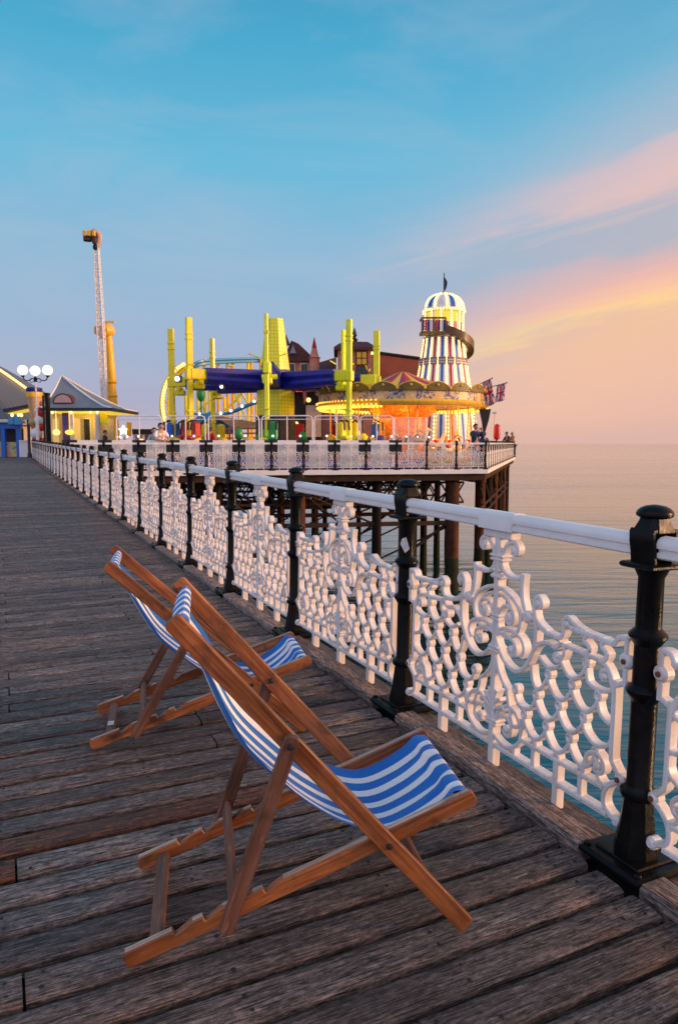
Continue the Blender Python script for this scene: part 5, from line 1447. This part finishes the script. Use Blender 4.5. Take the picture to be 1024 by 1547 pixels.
# red life-ring case and slim mast
D=43.5; root=far('life_ring_case','red upright life ring case on a post near the pier corner','life ring case',749.5,D); zt=zat(640,D)-ZG; zl=zat(665,D)-ZG
mb=MB(); r=.20; mb.lathe([(.02,zl),(r*.8,zl+.08),(r,zl+.22),(r,zt-.22),(r*.8,zt-.08),(.02,zt)],16); mb.build('case',[M_RED],root,50)
mb=MB(); mb.tube([(0,.05,0),(0,.05,zl+.1)],.05,6); mb.build('post',[M_DARK],root,40)
D=43.8; root=far('mast','slim grey mast with a small lamp arm beside the red case','mast',746,D); zt=zat(624,D)-ZG
mb=MB(); mb.tube([(0,0,0),(0,0,zt)],.045,6); mb.build('shaft',[M_GREYW],root,40)
mb=MB(); mb.box((-.03,0,zt+.02),(.26,.14,.12),0,.03); mb.build('lamp_head',[M_GREYW],root,0)
# --- people
def skin_body(name,pts,edges,radii,m,parent=None,root=0,lv=1):
    me=bpy.data.meshes.new(name); me.from_pydata([tuple(p) for p in pts],edges,[]); me.materials.append(m)
    o=link(name,me,parent)
    md=o.modifiers.new('skin','SKIN'); md.use_smooth_shade=True
    if not me.skin_vertices: me.attributes.new if False else None
    lay=me.skin_vertices[0] if len(me.skin_vertices) else None
    for i,r in enumerate(radii):
        sv=lay.data[i]; sv.radius=r if isinstance(r,tuple) else (r,r); sv.use_root=(i==root)
    ss=o.modifiers.new('subsurf','SUBSURF'); ss.levels=lv; ss.render_levels=lv
    return o
def person(label,px,D,hgt,face,pose,top,bot,hair=M_HAIR,group=None,lean=0.0):
    root=far('person',label,'person',px,D,ZG,face,group); s=hgt
    V=lambda x,y_,z_:Vector((x*s,(y_+lean*max(0,z_-.5))*s,z_*s))      # y- is forward
    hip=V(0,0,.50); ch=V(0,-.005,.72); nk=V(0,0,.825); nk2=V(0,-.008,.87)
    J={'h':hip,'c':ch,'n':nk}
    shl,shr=V(-.105,0,.80),V(.105,0,.80)
    if pose=='lean': el,er,hl,hr=V(-.15,-.10,.66),V(.15,-.10,.66),V(-.05,-.26,.63),V(.06,-.26,.63)
    elif pose=='photo': el,er,hl,hr=V(-.15,-.10,.70),V(.15,-.10,.70),V(-.03,-.18,.87),V(.03,-.18,.87)
    else: el,er,hl,hr=V(-.14,.01,.63),V(.14,.01,.63),V(-.13,-.05,.48),V(.13,-.05,.48)
    kl,kr,al_,ar=V(-.055,-.01,.28),V(.055,-.01,.28),V(-.058,.015,.045),V(.058,.015,.045)
    fl,fr_=V(-.065,-.07,.015),V(.065,-.07,.015)
    pts=[hip,ch,nk,nk2,shl,el,hl,shr,er,hr,V(-.055,0,.47),kl,al_,fl,V(.055,0,.47),kr,ar,fr_,V(0,-.012,.90)]
    ed=[(0,1),(1,2),(2,3),(3,18),(2,4),(4,5),(5,6),(2,7),(7,8),(8,9),(0,10),(10,11),(11,12),(12,13),(0,14),(14,15),(15,16),(16,17)]
    rr=[.075,.085,.05,.032,.042,.030,.022,.042,.030,.022,.06,.042,.028,.022,.06,.042,.028,.022,.035]
    body=skin_body('body',pts,ed,[r*s for r in rr],M_SKIN,root)
    # head with face
    mb=MB(); c=V(0,-.015,.935)
    mb.ball(c,.058*s,14,10,1.16,.98); mb.ball(c+Vector((0,-.056*s,-.012*s)),.013*s,6,5,1.5)
    for sg in (-1,1):
        mb.ball(c+Vector((sg*.057*s,.003*s,-.005*s)),.014*s,6,5,1.4); 
    mb.mi=1
    for sg in (-1,1): mb.ball(c+Vector((sg*.022*s,-.052*s,.004*s)),.007*s,6,4)
    mb.box(c+Vector((0,-.053*s,-.034*s)),(.028*s,.006*s,.006*s))
    mb.build('head',[M_SKIN,M_HAIR],root,60)
    mb=MB(); mb.ball(c+Vector((0,.010*s,.012*s)),.0625*s,14,10,1.10,1.0)
    # open the hair at the face
    keep=[f for f in mb.f if sum((mb.v[i]-c).y for i in f)/len(f)>-.030*s or sum((mb.v[i]-c).z for i in f)/len(f)>.032*s]
    mb.f=keep; mb.m=[0]*len(keep); mb.build('hair',[hair],root,60)
    # garments follow the body
    tp=[hip+Vector((0,0,-.03*s)),ch,nk,shl,shl.lerp(el,.75) if top is M_TSHIRT else shl.lerp(el,1.0),shr,shr.lerp(er,.75) if top is M_TSHIRT else shr.lerp(er,1.0)]
    te=[(0,1),(1,2),(2,3),(3,4),(2,5),(5,6)]; tr=[(.100,.078),(.108,.082),(.058,.052),.050,.043,.050,.043]
    if top is not M_TSHIRT:
        tp+=[el.lerp(hl,.85),er.lerp(hr,.85)]; te+=[(4,7),(6,8)]; tr+=[.032,.032]
    skin_body('top',tp,te,[(r[0]*s,r[1]*s) if isinstance(r,tuple) else r*s for r in tr],top,root)
    bp=[hip+Vector((0,0,.02*s)),V(-.055,0,.46),kl,al_+Vector((0,0,.02*s)),V(.055,0,.46),kr,ar+Vector((0,0,.02*s))]
    skin_body('trousers',bp,[(0,1),(1,2),(2,3),(0,4),(4,5),(5,6)],[(.095*s,.078*s),.068*s,.050*s,.038*s,.068*s,.050*s,.038*s],bot,root)
    for a,f_ in ((al_,fl),(ar,fr_)):
        mb=MB(); mb.tube([a+Vector((0,.03*s,-.02*s)),a+Vector((0,-.02*s,-.015*s)),f_+Vector((0,-.02*s,.01*s))],[.028*s,.032*s,.022*s],8); mb.build('shoe',[M_DARK],root,50)
    # hands: palm, four curled fingers and a thumb
    for sg,hnd,e in ((-1,hl,el),(1,hr,er)):
        d=(hnd-e).normalized(); sd=d.cross(Vector((0,0,1))); sd=sd.normalized() if sd.length>.1 else Vector((1,0,0)); up_=sd.cross(d)
        mb=MB(); p=hnd; mb.tube([p,p+d*.03*s,p+d*.05*s],[.018*s,.024*s,.022*s],6)
        for i in range(4):
            o_=sd*((i-1.5)*.011*s); L_=(.030,.036,.034,.026)[i]*s
            mb.tube([p+d*.045*s+o_,p+d*(.045*s+L_*.6)+o_,p+d*(.045*s+L_*.8)+o_-up_*.014*s],[.0062*s,.0058*s,.005*s],5)
        mb.tube([p+d*.012*s-sd*sg*.016*s,p+d*.032*s-sd*sg*.036*s,p+d*.05*s-sd*sg*.038*s],[.008*s,.007*s,.005*s],5)
        mb.build('hand',[M_SKIN],root,60)
    return root
HP=2.02
person('man in white T-shirt and dark jeans leaning on the pier head railing','',0,0,0,0,0,0) if False else None
def Dfront(px):  # just behind the pier-head front
    a=Pa; t=0
    # intersection of the sight line at px with the railing line, measured along the view axis
    lo,hi=20.0,60.0
    for _ in range(40):
        m_=(lo+hi)/2; p=world(lat(px,m_,ZG),m_,ZG)
        if (p-Pa).dot(inward)>0: hi=m_
        else: lo=m_
    return lo
person('man in white T-shirt leaning his forearms on the pier railing',243,Dfront(243)+.62,2.05,rad(35),'lean',M_TSHIRT,M_DENIM,lean=-.10)
person('person in pale top half hidden beside the man in the white T-shirt',234,Dfront(234)+.9,1.85,rad(20),'lean',M_JEANS,M_DENIM,M_BROWNC,lean=-.08)
person('adult in navy jacket and pale jeans raising a phone to take a photo',717,Dfront(717)+.75,2.08,rad(25),'photo',M_JACKET,M_JEANS)
person('child in dark blue jacket standing beside the photographer in navy',730,Dfront(730)+.8,1.72,rad(200),'stand',M_JACKET,M_DENIM)
person('dark clothed person leaning at the far seaward corner of the railing',768,62,2.15,rad(-60),'lean',M_BROWNC,M_DENIM,lean=-.28)
person('fair haired person leaning next to the dark clothed one at the corner',776,63,2.15,rad(-70),'lean',M_TAN,M_DENIM,M_TAN,lean=-.20)
person('person in black standing by the kiosk veranda near the amber column',160,45.5,2.0,rad(90),'stand',M_DARK,M_DENIM)
person('person in red top seen through the barrier by the red seats',318,36.5,2.0,rad(160),'stand',M_REDC,M_DENIM)
# ------------------------------------------------------------------ sky, sun, camera
def build_world():
    w=bpy.data.worlds.new('World'); SC.world=w; w.use_nodes=True
    nt=w.node_tree; nt.nodes.clear()
    out=nt.nodes.new('ShaderNodeOutputWorld'); bg=nt.nodes.new('ShaderNodeBackground')
    nt.links.new(bg.outputs[0],out.inputs[0])
    tc=nt.nodes.new('ShaderNodeTexCoord'); sep=nt.nodes.new('ShaderNodeSeparateXYZ')
    nt.links.new(tc.outputs['Generated'],sep.inputs[0])
    X,Y,Z=sep.outputs
    az=math_(nt,'MULTIPLY',math_(nt,'ARCTAN2',X,Y),57.2958)
    el=math_(nt,'MULTIPLY',math_(nt,'ARCSINE',Z),57.2958)
    # blue side
    e01=math_(nt,'DIVIDE',math_(nt,'MAXIMUM',el,0),60)
    A=ramp(nt,e01,[(0,(.48,.42,.52)),(.05,(.43,.43,.57)),(.13,(.36,.47,.64)),(.22,(.28,.49,.68)),(.34,(.150,.49,.71)),(.46,(.075,.40,.63)),(.60,(.045,.27,.48)),(1,(.05,.20,.38))])
    wis=nt.nodes.new('ShaderNodeMapping'); wis.inputs['Scale'].default_value=(2.2,2.2,9); wis.inputs['Rotation'].default_value=(.12,.22,0); nt.links.new(tc.outputs['Generated'],wis.inputs[0])
    A=mixc(nt,ramp(nt,noise(nt,wis.outputs[0],1.3,7,.6,.6),[(.42,(0,)*3),(.75,(.38,)*3)]),A,(.46,.53,.66))
    # sunset side: cloud bands slope up to the right
    comb=nt.nodes.new('ShaderNodeCombineXYZ')
    azr=math_(nt,'SUBTRACT',az,45)
    azc=math_(nt,'MINIMUM',math_(nt,'MAXIMUM',azr,-40),25)
    e2=math_(nt,'SUBTRACT',el,math_(nt,'MULTIPLY',azc,.19))
    nt.links.new(math_(nt,'MULTIPLY',azr,.075),comb.inputs[0]); nt.links.new(math_(nt,'MULTIPLY',e2,.62),comb.inputs[1])
    nz=noise(nt,comb.outputs[0],1.0,8,.60,.8)
    e3=math_(nt,'ADD',e2,math_(nt,'MULTIPLY',math_(nt,'SUBTRACT',nz,.5),4.2))
    shear=math_(nt,'DIVIDE',math_(nt,'ADD',e3,4),40)   # -4..36 deg
    P=lambda d:(d+4)/40
    B=ramp(nt,shear,[(P(-4),(.68,.45,.41)),(P(0.5),(.79,.49,.40)),(P(4),(.87,.53,.39)),(P(6.6),(.89,.54,.38)),(P(8.2),(.88,.55,.37)),(P(9.3),(1.0,.66,.32)),(P(10.2),(.98,.58,.37)),(P(11.4),(.86,.50,.43)),(P(12.8),(.66,.48,.50)),(P(13.8),(.47,.48,.56)),(P(15.4),(.47,.48,.56)),(P(17.2),(.78,.54,.52)),(P(18.8),(.72,.53,.55)),(P(20.4),(.42,.51,.63)),(P(24),(.20,.47,.66)),(P(30),(.07,.37,.60))])
    # where the sunset colours reach
    reach=math_(nt,'ADD',math_(nt,'DIVIDE',math_(nt,'SUBTRACT',az,math_(nt,'ADD',math_(nt,'MULTIPLY',math_(nt,'MINIMUM',math_(nt,'MAXIMUM',el,0),30),.55),15)),27),math_(nt,'MULTIPLY',math_(nt,'SUBTRACT',nz,.5),.5))
    fb=nt.nodes.new('ShaderNodeMapRange'); fb.interpolation_type='SMOOTHSTEP'; nt.links.new(reach,fb.inputs[0])
    c=mixc(nt,fb.outputs[0],A,B)
    # faint horizon haze line
    hz=nt.nodes.new('ShaderNodeMapRange'); hz.interpolation_type='SMOOTHSTEP'; nt.links.new(el,hz.inputs[0])
    hz.inputs[1].default_value=0; hz.inputs[2].default_value=2.2; hz.inputs[3].default_value=.55; hz.inputs[4].default_value=0
    c=mixc(nt,hz.outputs[0],c,(.70,.45,.40))
    # unseen sky behind the photographer, brightened as added fill for the white railing
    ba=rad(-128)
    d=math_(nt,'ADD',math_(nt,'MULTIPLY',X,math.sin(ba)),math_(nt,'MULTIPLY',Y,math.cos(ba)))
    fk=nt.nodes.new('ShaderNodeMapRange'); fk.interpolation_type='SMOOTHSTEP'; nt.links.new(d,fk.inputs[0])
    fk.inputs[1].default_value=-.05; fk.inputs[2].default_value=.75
    c=mixc(nt,fk.outputs[0],c,BACK_FILL)
    # the sunset glow itself, right of and behind the view
    sa=rad(118)
    d2=math_(nt,'ADD',math_(nt,'ADD',math_(nt,'MULTIPLY',X,math.sin(sa)*.99),math_(nt,'MULTIPLY',Y,math.cos(sa)*.99)),math_(nt,'MULTIPLY',Z,.1))
    fs=nt.nodes.new('ShaderNodeMapRange'); fs.interpolation_type='SMOOTHSTEP'; nt.links.new(d2,fs.inputs[0])
    fs.inputs[1].default_value=.55; fs.inputs[2].default_value=1.0
    c=mixc(nt,fs.outputs[0],c,GLOWC)
    nt.links.new(c,bg.inputs[0]); bg.inputs[1].default_value=1.0
BACK_FILL=(.82,.79,1.0); GLOWC=(1.5,.80,.46)
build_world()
sun=bpy.data.lights.new('sun','SUN'); sun.energy=4.0; sun.angle=rad(9); sun.color=(1,.56,.30)
so=bpy.data.objects.new('sun',sun); COL.objects.link(so)
sdirv=Vector((math.sin(rad(122))*math.cos(rad(10)),math.cos(rad(122))*math.cos(rad(10)),math.sin(rad(10))))
so.rotation_euler=sdirv.to_track_quat('Z','Y').to_euler()
cam=bpy.data.cameras.new('camera'); co=bpy.data.objects.new('camera',cam); COL.objects.link(co)
co.location=(0,0,H); co.rotation_euler=(math.pi/2-PIT,0,-YAW)
cam.sensor_fit='HORIZONTAL'; cam.sensor_width=24; cam.lens=24*F/1024
cam.clip_start=.05; cam.clip_end=30000
cam.dof.use_dof=True; cam.dof.focus_distance=3.3; cam.dof.aperture_fstop=9
SC.camera=co
SC.view_settings.view_transform='Standard'; SC.view_settings.look='None'; SC.view_settings.exposure=0; SC.view_settings.gamma=1
SC.cycles.max_bounces=6; SC.cycles.use_denoising=True; SC.cycles.denoising_prefilter='FAST'
try: SC.cycles.denoiser='OPENIMAGEDENOISE'
except Exception: pass
